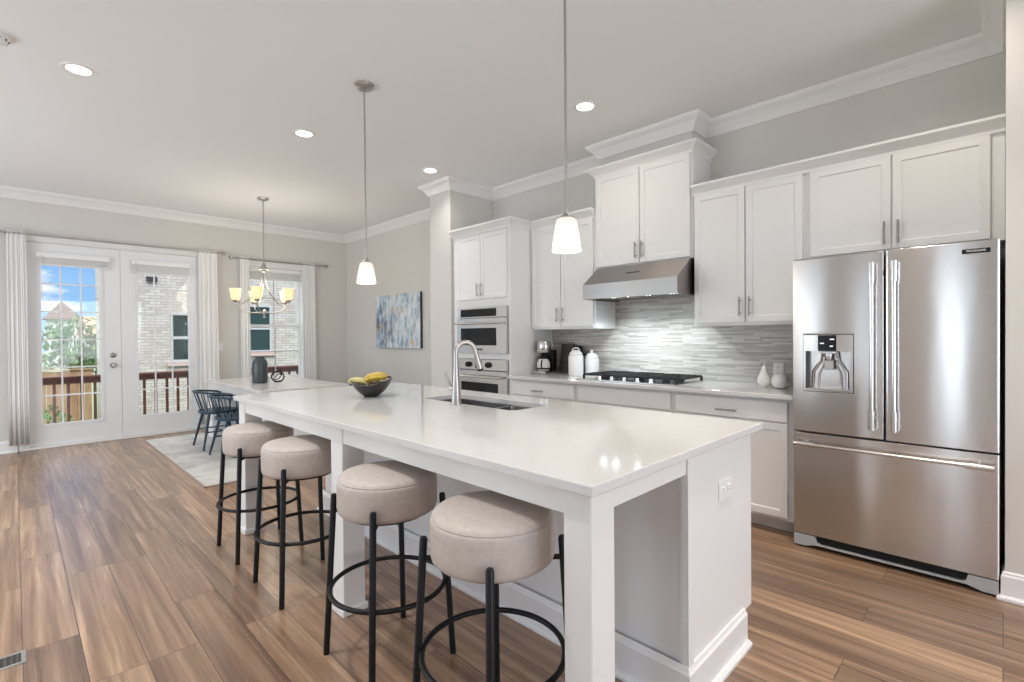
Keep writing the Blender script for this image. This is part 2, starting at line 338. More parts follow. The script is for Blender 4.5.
# ------------------------------------------------------------------ mesh helpers
class MB:
    def __init__(s): s.bm = bmesh.new()
    def box(s, x0, x1, y0, y1, z0, z1, bev=0.0, seg=1):
        b = s.bm
        v = [b.verts.new((x, y, z)) for x in (x0, x1) for y in (y0, y1) for z in (z0, z1)]
        fs = [b.faces.new([v[i] for i in q]) for q in ((0, 1, 3, 2), (4, 6, 7, 5), (0, 4, 5, 1), (2, 3, 7, 6), (0, 2, 6, 4), (1, 5, 7, 3))]
        bmesh.ops.recalc_face_normals(b, faces=fs)
        if bev:
            es = list({e for f in fs for e in f.edges})
            bmesh.ops.bevel(b, geom=es, offset=bev, segments=seg, affect='EDGES', profile=0.5)
        return s
    def prism(s, poly, axis, a0, a1):
        """poly of 2-D points extruded along axis ('x': (y,z), 'y': (x,z), 'z': (x,y))"""
        def P(p, a): return {'x': (a, p[0], p[1]), 'y': (p[0], a, p[1]), 'z': (p[0], p[1], a)}[axis]
        b = s.bm
        A = [b.verts.new(P(p, a0)) for p in poly]; B = [b.verts.new(P(p, a1)) for p in poly]
        n = len(poly); fs = [b.faces.new(A), b.faces.new(B)]
        for i in range(n): fs.append(b.faces.new((A[i], A[(i+1) % n], B[(i+1) % n], B[i])))
        bmesh.ops.recalc_face_normals(b, faces=fs)
        return s
    def tube(s, pts, r, n=10, closed=False, caps=True):
        b = s.bm; pts = [Vector(p) for p in pts]; L = len(pts)
        rs = r if isinstance(r, (list, tuple)) else [r]*L
        rings = []; prev = None
        for i, p in enumerate(pts):
            if closed: d = pts[(i+1) % L]-pts[i-1]
            else: d = pts[min(i+1, L-1)]-pts[max(i-1, 0)]
            d.normalize()
            if prev is None:
                a = Vector((0, 0, 1)) if abs(d.z) < 0.9 else Vector((1, 0, 0))
                u = (a-d*a.dot(d)).normalized()
            else:
                u = (prev-d*prev.dot(d)).normalized()
            prev = u; w = d.cross(u)
            rings.append([b.verts.new(p+rs[i]*(u*math.cos(2*PI*k/n)+w*math.sin(2*PI*k/n))) for k in range(n)])
        fs = []
        for i in range(L if closed else L-1):
            A, B = rings[i], rings[(i+1) % L]
            for k in range(n): fs.append(b.faces.new((A[k], A[(k+1) % n], B[(k+1) % n], B[k])))
        if caps and not closed:
            for q in (rings[0], rings[-1]): fs.append(b.faces.new(q))
        bmesh.ops.recalc_face_normals(b, faces=fs)
        for f in fs:
            if len(f.verts) == 4: f.smooth = True
        return s
    def cyl(s, p0, p1, r, n=16): return s.tube([p0, p1], r, n)
    def lathe(s, prof, c=(0, 0, 0), n=32, a0=0.0, a1=2*PI, sx=1.0, sy=1.0):
        """prof: list of (radius, z) bottom to top; closes on the axis when radius is 0"""
        b = s.bm; full = abs(a1-a0-2*PI) < 1e-6
        rows = []
        for r, z in prof:
            if r < 1e-6: rows.append([b.verts.new((c[0], c[1], c[2]+z))])
            else: rows.append([b.verts.new((c[0]+sx*r*math.cos(a0+(a1-a0)*k/n), c[1]+sy*r*math.sin(a0+(a1-a0)*k/n), c[2]+z)) for k in range(n if full else n+1)])
        fs = []
        for A, B in zip(rows, rows[1:]):
            m_ = max(len(A), len(B)); 
            for k in range(m_ if full else m_-1):
                k2 = (k+1) % m_
                q = [A[k % len(A)], A[k2 % len(A)], B[k2 % len(B)], B[k % len(B)]]
                u = []
                for x in q:
                    if x not in u: u.append(x)
                if len(u) >= 3: fs.append(b.faces.new(u))
        bmesh.ops.recalc_face_normals(b, faces=fs)
        for f in fs: f.smooth = True
        return s
    def ring_plate(s, outer, inner, z0, z1, axis='z'):
        """plate with a hole; outer/inner are 2-D loops"""
        b = s.bm
        def P(p, a): return {'x': (a, p[0], p[1]), 'y': (p[0], a, p[1]), 'z': (p[0], p[1], a)}[axis]
        fs = []; loops = []
        for a in (z0, z1):
            lo = [b.verts.new(P(p, a)) for p in outer]; li = [b.verts.new(P(p, a)) for p in inner]
            cx = sum(p[0] for p in inner)/len(inner); cy = sum(p[1] for p in inner)/len(inner)
            quad_of = lambda p: (p[0] > cx, p[1] > cy)
            corner = {quad_of(p): v for p, v in zip(outer, lo)}
            for k in range(len(inner)):       # fan each quarter of the hole to its own corner
                k2 = (k+1) % len(inner); qa, qb = quad_of(inner[k]), quad_of(inner[k2])
                if qa == qb: fs.append(b.faces.new((corner[qa], li[k], li[k2])))
                else: fs.append(b.faces.new((corner[qa], li[k], li[k2], corner[qb])))
            loops.append((lo, li))
        for q in (0, 1):
            A, B = loops[0][q], loops[1][q]; n = len(A)
            for i in range(n): fs.append(b.faces.new((A[i], A[(i+1) % n], B[(i+1) % n], B[i])))
        bmesh.ops.recalc_face_normals(b, faces=fs)
        return s
    def quad(s, *p):
        s.bm.faces.new([s.bm.verts.new(q) for q in p]); return s
    def xform(s, M_): bmesh.ops.transform(s.bm, matrix=M_, verts=s.bm.verts); return s
    def smooth(s):
        for f in s.bm.faces: f.smooth = True
        return s

ROOT = {}
def base_of(o):
    while o is not None:
        if o.name in ROOT: return ROOT[o.name]
        o = o.parent
    return Vector((0, 0, 0))
def obj(name, mb, material, parent=None):
    """link the mesh as ONE object; vertices are written in world coordinates and moved into the thing's frame"""
    if parent is not None:
        b = base_of(parent)
        if b.length > 0: bmesh.ops.translate(mb.bm, vec=-b, verts=mb.bm.verts)
    for e in mb.bm.edges:
        if len(e.link_faces) == 2 and e.calc_face_angle(0) > 0.7: e.smooth = False
    me = bpy.data.meshes.new(name); mb.bm.to_mesh(me); mb.bm.free()
    me.materials.append(material)
    if material in (M_STEEL, M_HOOD):
        uv = me.uv_layers.new(name='grain')
        for lp in me.loops:
            q = me.vertices[lp.vertex_index].co; uv.data[lp.index].uv = (q.z, q.x+0.3*q.y)
    o = bpy.data.objects.new(name, me); COL.objects.link(o)
    if parent is not None: o.parent = parent
    return o
def tag(o, label, cat, group=None):
    o['label'] = label; o['category'] = cat
    if group: o['group'] = group
    return o
def thing(name, label, cat, loc=(0, 0, 0), group=None):
    o = bpy.data.objects.new(name, None); COL.objects.link(o); o.location = loc
    o.empty_display_size = 0.1
    ROOT[o.name] = Vector(loc)
    return tag(o, label, cat, group)
def single(name, mb, material, label, cat, group=None): return tag(obj(name, mb, material), label, cat, group)
def struct(name, mb, material, parent=None):
    o = obj(name, mb, material, parent)
    if parent is None: o['kind'] = 'structure'
    return o
def struct_root(name):
    o = bpy.data.objects.new(name, None); COL.objects.link(o); o['kind'] = 'structure'; return o
def copy_tree(o, parent=None):
    c = o.copy(); COL.objects.link(c)
    if parent is not None: c.parent = parent
    for ch in list(o.children): copy_tree(ch, c)
    return c
def dup(root, loc, rotz=0.0, label=None, group=None):
    c = copy_tree(root); c.location = loc; c.rotation_euler = (0, 0, rotz)
    ROOT[c.name] = Vector(loc)
    if label: c['label'] = label
    if group: c['group'] = group
    return c
def bevel_mod(o, w=0.003, seg=2):
    md = o.modifiers.new('bevel', 'BEVEL'); md.width = w; md.segments = seg; md.limit_method = 'ANGLE'; md.angle_limit = math.radians(40)
    return o
def text_mesh(name, body, size, loc, rot, material, parent, align='CENTER', ext=0.0006):
    cu = bpy.data.curves.new(name, 'FONT'); cu.body = body; cu.size = size; cu.align_x = align; cu.align_y = 'CENTER'; cu.extrude = ext
    tmp = bpy.data.objects.new(name, cu)
    me = bpy.data.meshes.new_from_object(tmp); bpy.data.objects.remove(tmp); bpy.data.curves.remove(cu)
    me.materials.clear(); me.materials.append(material)
    o = bpy.data.objects.new(name, me); COL.objects.link(o)
    o.parent = parent; o.location = Vector(loc)-base_of(parent); o.rotation_euler = rot
    return o
def sweep(path, prof, closed=False):
    """mitred moulding: path = 2-D points, interior to the right; prof = (offset to the right, z)"""
    mb = MB(); b = mb.bm; n = len(path); P = [Vector(p) for p in path]; rows = []
    for i in range(n):
        d0 = (P[i]-P[i-1]).normalized() if (i > 0 or closed) else None
        d1 = (P[(i+1) % n]-P[i]).normalized() if (i < n-1 or closed) else None
        if d0 is None: d0 = d1
        if d1 is None: d1 = d0
        n0 = Vector((d0.y, -d0.x)); n1 = Vector((d1.y, -d1.x))
        mt = (n0+n1); mt = mt/ (mt.dot(n0))
        rows.append([b.verts.new((P[i].x+mt.x*q, P[i].y+mt.y*q, z)) for q, z in prof])
    k = len(prof); fs = []
    for i in range(n if closed else n-1):
        A, B = rows[i], rows[(i+1) % n]
        for j in range(k): fs.append(b.faces.new((A[j], A[(j+1) % k], B[(j+1) % k], B[j])))
    if not closed: fs.append(b.faces.new(rows[0])); fs.append(b.faces.new(rows[-1]))
    bmesh.ops.recalc_face_normals(b, faces=fs)
    return mb
def arc(c, r, a0, a1, n): return [(c[0]+r*math.cos(a0+(a1-a0)*i/n), c[1]+r*math.sin(a0+(a1-a0)*i/n)) for i in range(n+1)]
def rrect(x0, x1, y0, y1, r, n=5):
    p = []
    for cx, cy, a in ((x1-r, y1-r, 0), (x0+r, y1-r, PI/2), (x0+r, y0+r, PI), (x1-r, y0+r, 1.5*PI)): p += arc((cx, cy), r, a, a+PI/2, n)
    return p

# ================================================================== THE SETTING
XE, XB, YL, YK, YP, ZC = -8.13, 4.0, -2.6, 4.10, 3.385, 3.05
XP = 0.006
T = 0.15
struct('floor', MB().box(XE-0.05, XB, YL, YK+0.1, -0.1, 0.0), M_FLOOR)
struct('ceiling', MB().box(XE-T, XB+T, YL-T, YK+T, ZC, ZC+0.15), M_CEIL)

def wall_holes(name, axis, plane0, plane1, u0, u1, holes):
    """wall slab between plane0 and plane1; holes = (u0,u1,z0,z1) sorted by u"""
    mb = MB()
    def bx(a, b, z0, z1):
        if b-a < 1e-4 or z1-z0 < 1e-4: return
        if axis == 'x': mb.box(plane0, plane1, a, b, z0, z1)
        else: mb.box(a, b, plane0, plane1, z0, z1)
    u = u0
    for h in holes:
        bx(u, h[0], 0, ZC); bx(h[0], h[1], 0, h[2]); bx(h[0], h[1], h[3], ZC); u = h[1]
    bx(u, u1, 0, ZC)
    return struct(name, mb, M_WALL)
D0, D1, DZ = 0.10, 1.86, 2.475          # the garden doors' opening
W0, W1, WZ0, WZ1 = 2.50, 3.34, 0.66, 2.40   # the dining window's opening
wall_holes('wall_end', 'x', XE-T, XE, YL, YK+T, [(D0, D1, -0.0, DZ), (W0, W1, WZ0, WZ1)])
struct('wall_kitchen', MB().box(XE, XP, YK, YK+T, 0, ZC), M_WALL)
struct('wall_right', MB().box(XP, XB, YP, YK+T, 0, ZC), M_WALL)
wall_holes('wall_left', 'y', YL-T, YL, XE-T, XB, [(-6.9, -5.3, 0.35, 2.5), (-4.8, -3.2, 0.35, 2.5), (-2.44, -2.20, 0.05, 2.3), (-1.6, -1.4, 0.05, 2.3), (-0.61, -0.37, 0.05, 2.3), (0.9, 2.5, 0.35, 2.5)])
wall_holes('wall_back', 'x', XB, XB+T, YL-T, YK+T, [(-0.1, 3.1, 0.2, 2.5)])
PX0, PX1, PY = -4.77, -4.385, 3.45
struct('wall_pillar', MB().box(PX0, PX1, PY, YK, 0, ZC), M_WALL)
CX0, CX1, CY = -2.668, -1.775, 3.86
struct('wall_hood', MB().box(CX0, CX1, CY, YK, 2.70, ZC), M_WALL)

# ceiling crown
cp = [(0, ZC), (0, ZC-0.115), (0.012, ZC-0.115), (0.016, ZC-0.105), (0.03, ZC-0.082), (0.055, ZC-0.05), (0.082, ZC-0.032), (0.092, ZC-0.022), (0.098, ZC-0.012), (0.098, ZC)]
path = [(XE, YL), (XE, YK), (PX0, YK), (PX0, PY), (PX1, PY), (PX1, YK), (CX0, YK), (CX0, CY), (CX1, CY), (CX1, YK), (XP, YK), (XP, YP), (XB, YP)]
struct('trim_1', sweep(path, cp), M_TRIM)
# baseboards
bp_ = [(0, 0), (0.030, 0), (0.030, 0.012), (0.022, 0.02), (0.015, 0.022), (0.015, 0.115), (0.010, 0.122), (0.010, 0.130), (0, 0.137)]
struct('baseboard_left', sweep([(XE, YL), (XE, D0-0.09)], bp_), M_TRIM)
struct('baseboard_nook', sweep([(XE, D1+0.09), (XE, YK), (PX0, YK), (PX0, PY), (PX1+0.03, PY)], bp_), M_TRIM)
struct('baseboard_right', sweep([(XP, YP+0.12), (XP, YP), (XB, YP)], bp_), M_TRIM)
struct('backsplash', MB().box(-3.452, -0.925, YK-0.012, YK, 0.905, 1.66), M_SPLASH)

# door casing: flat boards round the opening
def casing(name, y0, y1, z0, z1, sill=False):
    mb = MB(); w = 0.075; t = 0.02
    mb.box(XE, XE+t, y0-w, y0, z0, z1+w, 0.003).box(XE, XE+t, y1, y1+w, z0, z1+w, 0.003).box(XE, XE+t, y0, y1, z1, z1+w, 0.003)
    mb.box(XE-T, XE, y0-0.0, y0+0.012, z0, z1).box(XE-T, XE, y1-0.012, y1, z0, z1).box(XE-T, XE, y0+0.012, y1-0.012, z1-0.012, z1)
    if sill: mb.box(XE-0.02, XE+0.05, y0-0.10, y1+0.10, z0-0.025, z0, 0.004).box(XE, XE+0.018, y0-w, y1+w, z0-0.10, z0-0.025, 0.003)
    else: mb.box(XE-T, XE+0.02, y0, y1, 0.0, 0.028, 0.004)
    return struct(name, mb, M_TRIM)
casing('trim_2', D0, D1, 0.0, DZ)
casing('trim_3', W0, W1, WZ0, WZ1, True)

# ------------------------------------------------------------------ garden doors
def pane_grid(mb, x0, x1, y0, y1, z0, z1, nc, nr, w=0.016):
    for i in range(1, nc):
        y = y0+(y1-y0)*i/nc; mb.box(x0, x1, y-w/2, y+w/2, z0, z1)
    for j in range(1, nr):
        z = z0+(z1-z0)*j/nr; mb.box(x0-0.0004, x1+0.0004, y0, y1, z-w/2, z+w/2)
    return mb
def garden_door(name, y0, y1, knob_y=None):
    r = struct_root(name)
    x0, x1 = XE-0.065, XE-0.02
    z0, z1 = 0.032, DZ-0.016
    gy0, gy1, gz0, gz1 = (y0+0.11, y1-0.203, 0.285, 2.315) if knob_y is not None else (y0+0.17, y1-0.11, 0.285, 2.315)
    obj('door_leaf', MB().ring_plate([(y0, z0), (y1, z0), (y1, z1), (y0, z1)], [(gy0, gz0), (gy1, gz0), (gy1, gz1), (gy0, gz1)], x0, x1, 'x'), M_DOORP, r)
    fr = MB(); b = 0.028
    fr.ring_plate([(gy0-b, gz0-b), (gy1+b, gz0-b), (gy1+b, gz1+b), (gy0-b, gz1+b)], [(gy0+0.006, gz0+0.006), (gy1-0.006, gz0+0.006), (gy1-0.006, gz1-0.006), (gy0+0.006, gz1-0.006)], x1-0.001, x1+0.009, 'x')
    obj('glazing_bead', fr, M_DOORP, r)
    obj('muntin', pane_grid(MB(), XE-0.052, XE-0.034, gy0, gy1, gz0, gz1, 3, 6), M_DOORP, r)
    obj('glass_pane', MB().box(XE-0.046, XE-0.040, gy0, gy1, gz0, gz1), M_GLASS, r)
    if knob_y is not None:
        for z, nm in ((0.965, 'door_knob'), (1.095, 'deadbolt')):
            k = MB().lathe([(0, 0), (0.034, 0), (0.034, 0.008), (0.014, 0.012), (0.012, 0.035), (0.024, 0.042), (0.029, 0.055), (0.022, 0.068), (0, 0.070)] if nm == 'door_knob' else [(0, 0), (0.034, 0), (0.034, 0.010), (0.028, 0.014), (0.012, 0.016), (0.011, 0.028), (0, 0.03)])
            k.xform(Matrix.Translation((x1, knob_y, z)) @ Matrix.Rotation(PI/2, 4, 'Y'))
            obj(nm, k, M_PULL, r)
    return r
DM = 0.982
garden_door('door_1', D0+0.015, DM-0.003, DM-0.085)
garden_door('door_2', DM+0.003, D1-0.015)

# mini blinds drawn up to the top of the glass
def blind(y0, y1, z0, z1, xf, label):
    t = thing('mini_blind', label, 'blind', (xf, (y0+y1)/2, z1))
    obj('headrail', MB().box(xf, xf+0.042, y0, y1, z1-0.062, z1, 0.004), M_PLASTIC, t)
    sl = MB(); z = z1-0.066
    while z > z0+0.02:
        sl.box(xf+0.006, xf+0.034, y0+0.012, y1-0.012, z-0.0045, z); z -= 0.0075
    obj('slat_stack', sl, M_PLASTIC, t)
    obj('bottom_rail', MB().box(xf+0.006, xf+0.034, y0+0.012, y1-0.012, z0, z0+0.016, 0.003), M_PLASTIC, t)
    obj('wand', MB().cyl((xf+0.044, y0+0.05, z1-0.03), (xf+0.044, y0+0.05, z1-0.55), 0.004, 8), M_PLASTIC, t)
    return t
blind(0.19, 0.875, 2.19, 2.345, XE-0.012, 'white blind drawn up at the top of the left garden door')
blind(1.09, 1.76, 2.165, 2.345, XE-0.012, 'white blind drawn up at the top of the right garden door')
blind(W0+0.02, W1-0.02, 2.20, 2.385, XE-0.055, 'white blind drawn up behind the chandelier in the dining window')

# ------------------------------------------------------------------ dining window
def dining_window():
    r = struct_root('window_1'); y0, y1 = W0+0.012, W1-0.012; zm = 1.49
    def sash(nm, x, z0, z1):
        w = 0.042
        s = obj(nm, MB().ring_plate([(y0, z0), (y1, z0), (y1, z1), (y0, z1)], [(y0+w, z0+w), (y1-w, z0+w), (y1-w, z1-w), (y0+w, z1-w)], x-0.018, x+0.018, 'x'), M_WINGREY if False else M_DOORP, r)
        obj('muntin', pane_grid(MB(), x-0.007, x+0.007, y0+w, y1-w, z0+w, z1-w, 2, 2, 0.013), M_WINGREY, s)
        obj('glass_pane', MB().box(x-0.003, x+0.003, y0+w, y1-w, z0+w, z1-w), M_GLASS, s)
    sash('sash_upper', XE-0.115, zm-0.02, WZ1-0.012)
    sash('sash_lower', XE-0.075, WZ0, zm+0.022)
dining_window()

# ------------------------------------------------------------------ curtains and rods
def curtain_panel(y0, y1, z0, z1, label, folds):
    x = XE+0.085
    mb = MB(); b = mb.bm; nu = folds*10; zs = [z0, z0+0.25*(z1-z0), z0+0.6*(z1-z0), z1-0.12, z1-0.04, z1]
    rows = []
    for j, z in enumerate(zs):
        t = (z-z0)/(z1-z0); amp = 0.009-0.002*t; row = []
        for i in range(nu+1):
            u = i/nu; ph = folds*2*PI*u+0.5*math.sin(3*u+t)
            w = 1+0.05*math.sin(2*t+1) if False else 1.0
            row.append(b.verts.new((x+amp*math.sin(ph)+0.006*math.sin(2.3*ph+2*t), y0+(y1-y0)*(0.5+(u-0.5)*(1.0+0.10*(1-t))), z)))
        rows.append(row)
    for A, B in zip(rows, rows[1:]):
        for i in range(nu): f = b.faces.new((A[i], A[i+1], B[i+1], B[i])); f.smooth = True
    o = single('window_curtain', mb, M_CURTAIN, label, 'curtain', 'white curtain panels')
    sd = o.modifiers.new('thick', 'SOLIDIFY'); sd.thickness = 0.003
    return o
curtain_panel(-0.05, 0.105, 0.09, 2.56, 'white curtain hanging left of the garden doors', 4)
curtain_panel(1.85, 2.075, 0.09, 2.555, 'white curtain hanging between the right garden door and the light switch', 4)
curtain_panel(2.375, 2.505, 0.06, 2.52, 'narrow white curtain on the left side of the dining window', 3)
curtain_panel(3.31, 3.51, 0.06, 2.515, 'white curtain on the right side of the dining window', 5)
def rod(y0, y1, z, label):
    x = XE+0.085
    t = thing('curtain_rod', label, 'curtain rod', (x, (y0+y1)/2, z), 'curtain rods on the end wall')
    obj('pole', MB().cyl((x, y0, z), (x, y1, z), 0.011, 12), M_NICKEL, t)
    for y, s in ((y0, -1), (y1, 1)):
        f = MB().lathe([(0, 0), (0.014, 0), (0.014, 0.012), (0.024, 0.016), (0.028, 0.04), (0.02, 0.06), (0, 0.064)], n=16)
        f.xform(Matrix.Translation((x, y, z)) @ Matrix.Rotation(-s*PI/2, 4, 'X')); obj('finial', f, M_NICKEL, t)
        obj('bracket', MB().cyl((XE, y-s*0.05, z-0.004), (x, y-s*0.05, z-0.004), 0.008, 10), M_NICKEL, t)
rod(-0.11, 2.13, 2.53, 'long rod above the garden doors')
rod(2.30, 3.66, 2.488, 'short rod above the dining window')

# light switch by the window
t = thing('light_switch', 'white rocker switch plate on the wall between the two curtains', 'switch', (XE, 2.125, 1.175))
obj('cover_plate', MB().box(XE, XE+0.006, 2.09, 2.16, 1.117, 1.233, 0.002), M_PLASTIC, t)
obj('rocker', MB().box(XE+0.005, XE+0.010, 2.11, 2.14, 1.14, 1.21, 0.002), M_PLASTIC, t)

# ================================================================== KITCHEN WALL
YU = 3.745      # upper door face
def shaker(x0, x1, z0, z1, yf, th=0.02, w=0.062, dep=0.007):
    """shaker panel facing -y as one mesh"""
    mb = MB(); mb.box(x0, x1, yf, yf+th, z0, z1); b = mb.bm
    f = min(b.faces, key=lambda q: q.calc_center_median().y)
    bmesh.ops.inset_region(b, faces=[f], thickness=w, depth=0)
    f = min(b.faces, key=lambda q: (round(q.calc_center_median().y, 5), (q.calc_center_median()-Vector(((x0+x1)/2, yf, (z0+z1)/2))).length))
    bmesh.ops.inset_region(b, faces=[f], thickness=0.006, depth=-dep)
    es = [e for e in b.edges if abs(e.verts[0].co.y-yf) < 1e-6 and abs(e.verts[1].co.y-yf) < 1e-6 and
          all(abs(v.co.x-x0) < 1e-6 or abs(v.co.x-x1) < 1e-6 or abs(v.co.z-z0) < 1e-6 or abs(v.co.z-z1) < 1e-6 for v in e.verts) and
          (abs(e.verts[0].co.x-e.verts[1].co.x) < 1e-6 or abs(e.verts[0].co.z-e.verts[1].co.z) < 1e-6)]
    bmesh.ops.bevel(b, geom=es, offset=0.002, segments=1, affect='EDGES')
    return mb
def pull(x, z, yf, L=0.14, vertical=True):
    mb = MB(); y = yf-0.030
    if vertical:
        mb.cyl((x, y, z-L/2), (x, y, z+L/2), 0.006, 10)
        for s in (-1, 1): mb.cyl((x, y, z+s*L*0.33), (x, yf+0.001, z+s*L*0.33), 0.0045, 8)
    else:
        mb.cyl((x-L/2, y, z), (x+L/2, y, z), 0.006, 10)
        for s in (-1, 1): mb.cyl((x+s*L*0.33, y, z), (x+s*L*0.33, yf+0.001, z), 0.0045, 8)
    return mb
def upper(name, label, x0, x1, z0, z1, doors, hz, yf=YU, ydeep=YK-0.002, lip=0.012, group='white wall cabinets'):
    """doors: list of (x0,x1,handle x)"""
    t = thing(name, label, 'cabinet', ((x0+x1)/2, ydeep, z0), group)
    obj('carcass', MB().box(x0, x1, yf+0.0215, ydeep, z0, z1, 0.0015), M_CAB, t)
    for a, b_, hx in doors:
        d = obj('door', shaker(a, b_, z0+lip, z1-0.012, yf), M_CAB, t)
        obj('handle', pull(hx, hz, yf), M_PULL, d)
    return t
UZ = 2.385
upper('wall_cabinet', 'white two-door wall cabinet over the refrigerator', -0.944, XP-0.001, 1.795, UZ, [(-0.915, -0.486, -0.515), (-0.478, -0.052, -0.448)], 1.905)
upper('wall_cabinet', 'tall white two-door wall cabinet between the hood and the refrigerator', -1.722, -0.946, 1.365, UZ, [(-1.712, -1.336, -1.366), (-1.328, -0.962, -1.298)], 1.50, lip=0.022)
upper('wall_cabinet', 'white two-door wall cabinet above the range hood, raised highest', -2.652, -1.728, 1.902, 2.735, [(-2.632, -2.195, -2.222), (-2.187, -1.748, -2.160)], 2.02)
upper('wall_cabinet', 'white two-door wall cabinet above the canisters', -3.448, -2.654, 1.362, UZ, [(-3.434, -3.056, -3.088), (-3.048, -2.672, -3.016)], 1.50, lip=0.022)

# cabinet cornices
def cab_prof(z0, h, pr): return [(0, z0), (0.006, z0), (0.008, z0+0.018), (pr*0.4, z0+h*0.45), (pr*0.85, z0+h*0.72), (pr, z0+h*0.8), (pr, z0+h), (0, z0+h)]
YT = 3.44       # tall and base cabinet face
single('cabinet_cornice', sweep([(-1.722, YU+0.01), (XP-0.001, YU+0.01)], cab_prof(2.375, 0.078, 0.055)), M_CAB, 'white cornice running above the cabinets right of the hood', 'moulding')
single('cabinet_cornice', sweep([(-2.652, YK-0.003), (-2.652, YU+0.01), (-1.728, YU+0.01), (-1.728, YK-0.003)], cab_prof(2.725, 0.082, 0.062)), M_CAB, 'white cornice round the top of the raised hood cabinet', 'moulding')
single('cabinet_cornice', sweep([(-4.352, YT+0.011), (-3.450, YT+0.011), (-3.450, YU+0.01), (-2.656, YU+0.01)], cab_prof(2.375, 0.085, 0.06)), M_CAB, 'white cornice above the oven cabinet and its neighbour', 'moulding')

# tall oven cabinet
t = thing('oven_cabinet', 'tall white cabinet housing the microwave and the oven', 'cabinet', (-3.92, YK-0.002, 0))
x0, x1 = -4.383, -3.450
fx0, fx1 = -4.262, -3.488
car = MB()
car.box(x0, -4.336, YT+0.05, YK-0.002, 0.10, UZ).box(-4.336, fx0, YT+0.021, YK-0.002, 0.10, UZ).box(fx1, x1, YT+0.021, YK-0.002, 0.10, UZ)
for a, b_ in ((0.10, 0.34), (1.063, 1.124), (1.604, UZ)): car.box(fx0, fx1, YT+0.021, YK-0.002, a, b_)
car.box(fx0, fx1, YK-0.03, YK-0.002, 0.34, 1.604)
obj('carcass', car, M_CAB, t)
obj('toe_kick', MB().box(x0, x1, YT+0.13, YK-0.002, 0, 0.10), M_CAB, t)
for a, b_, hx in ((-4.268, -3.882, -3.912), (-3.876, -3.492, -3.846)):
    d = obj('door', shaker(a, b_, 1.69, 2.37, YT), M_CAB, t); obj('handle', pull(hx, 1.78, YT), M_PULL, d)
d = obj('drawer', shaker(-4.262, -3.492, 0.115, 0.33, YT), M_CAB, t); obj('handle', pull(-3.877, 0.22, YT, 0.14, False), M_PULL, d)

# microwave
MX0, MX1 = -4.258, -3.492
t = thing('microwave', 'stainless built-in microwave with a dark window, above the oven', 'microwave', (-3.875, YT, 1.126))
obj('body', MB().box(MX0+0.004, MX1-0.004, YT+0.02, YT+0.45, 1.127, 1.600), M_GREYMETAL, t)
p = obj('control_panel', MB().box(MX0, MX1, YT-0.012, YT+0.02, 1.492, 1.602, 0.003), M_STEEL2, t)
obj('display', MB().box(-4.19, -3.63, YT-0.014, YT-0.011, 1.505, 1.585), M_BGLASS, p)
d = obj('door', MB().ring_plate([(MX0, 1.126), (MX1, 1.126), (MX1, 1.486), (MX0, 1.486)], [(-4.19, 1.205), (-3.63, 1.205), (-3.63, 1.385), (-4.19, 1.385)], YT-0.012, YT+0.02, 'y'), M_STEEL2, t)
obj('window', MB().box(-4.19, -3.63, YT-0.006, YT+0.012, 1.205, 1.385), M_BGLASS, d)
h = MB().tube([(-4.235, YT-0.065, 1.436), (-3.535, YT-0.065, 1.436)], 0.011, 12)
for xx in (-4.20, -3.56): h.box(xx-0.014, xx+0.014, YT-0.066, YT-0.010, 1.424, 1.448, 0.003)
obj('handle', h, M_STEEL2, d)
text_mesh('lettering', 'FRIGIDAIRE', 0.026, (-3.90, YT-0.0135, 1.163), (PI/2, 0, 0), M_SLOT, d)

# wall oven
t = thing('wall_oven', 'stainless wall oven with two knobs, set below the microwave', 'oven', (-3.875, YT, 0.345))
obj('body', MB().box(MX0+0.004, MX1-0.004, YT+0.02, YT+0.55, 0.346, 1.058), M_GREYMETAL, t)
p = obj('control_panel', MB().box(MX0, MX1, YT-0.012, YT+0.02, 0.948, 1.060, 0.003), M_STEEL2, t)
obj('display', MB().box(-3.955, -3.855, YT-0.014, YT-0.011, 0.965, 1.045), M_BGLASS, p)
for xx in (-4.06, -3.75):
    k = MB().lathe([(0, 0), (0.028, 0), (0.030, 0.004), (0.026, 0.03), (0.022, 0.034), (0, 0.034)], n=20); k.xform(Matrix.Translation((xx, YT-0.012, 1.003)) @ Matrix.Rotation(PI/2, 4, 'X'))
    obj('knob', k, M_BLACK, p)
d = obj('door', MB().ring_plate([(MX0, 0.345), (MX1, 0.345), (MX1, 0.937), (MX0, 0.937)], [(-4.19, 0.46), (-3.61, 0.46), (-3.61, 0.815), (-4.19, 0.815)], YT-0.012, YT+0.02, 'y'), M_STEEL2, t)
obj('window', MB().box(-4.19, -3.61, YT-0.006, YT+0.012, 0.46, 0.815), M_BGLASS, d)
h = MB().tube([(-4.235, YT-0.065, 0.880), (-3.535, YT-0.065, 0.880)], 0.012, 12)
for xx in (-4.20, -3.56): h.box(xx-0.014, xx+0.014, YT-0.066, YT-0.010, 0.867, 0.893, 0.003)
obj('handle', h, M_STEEL2, d)

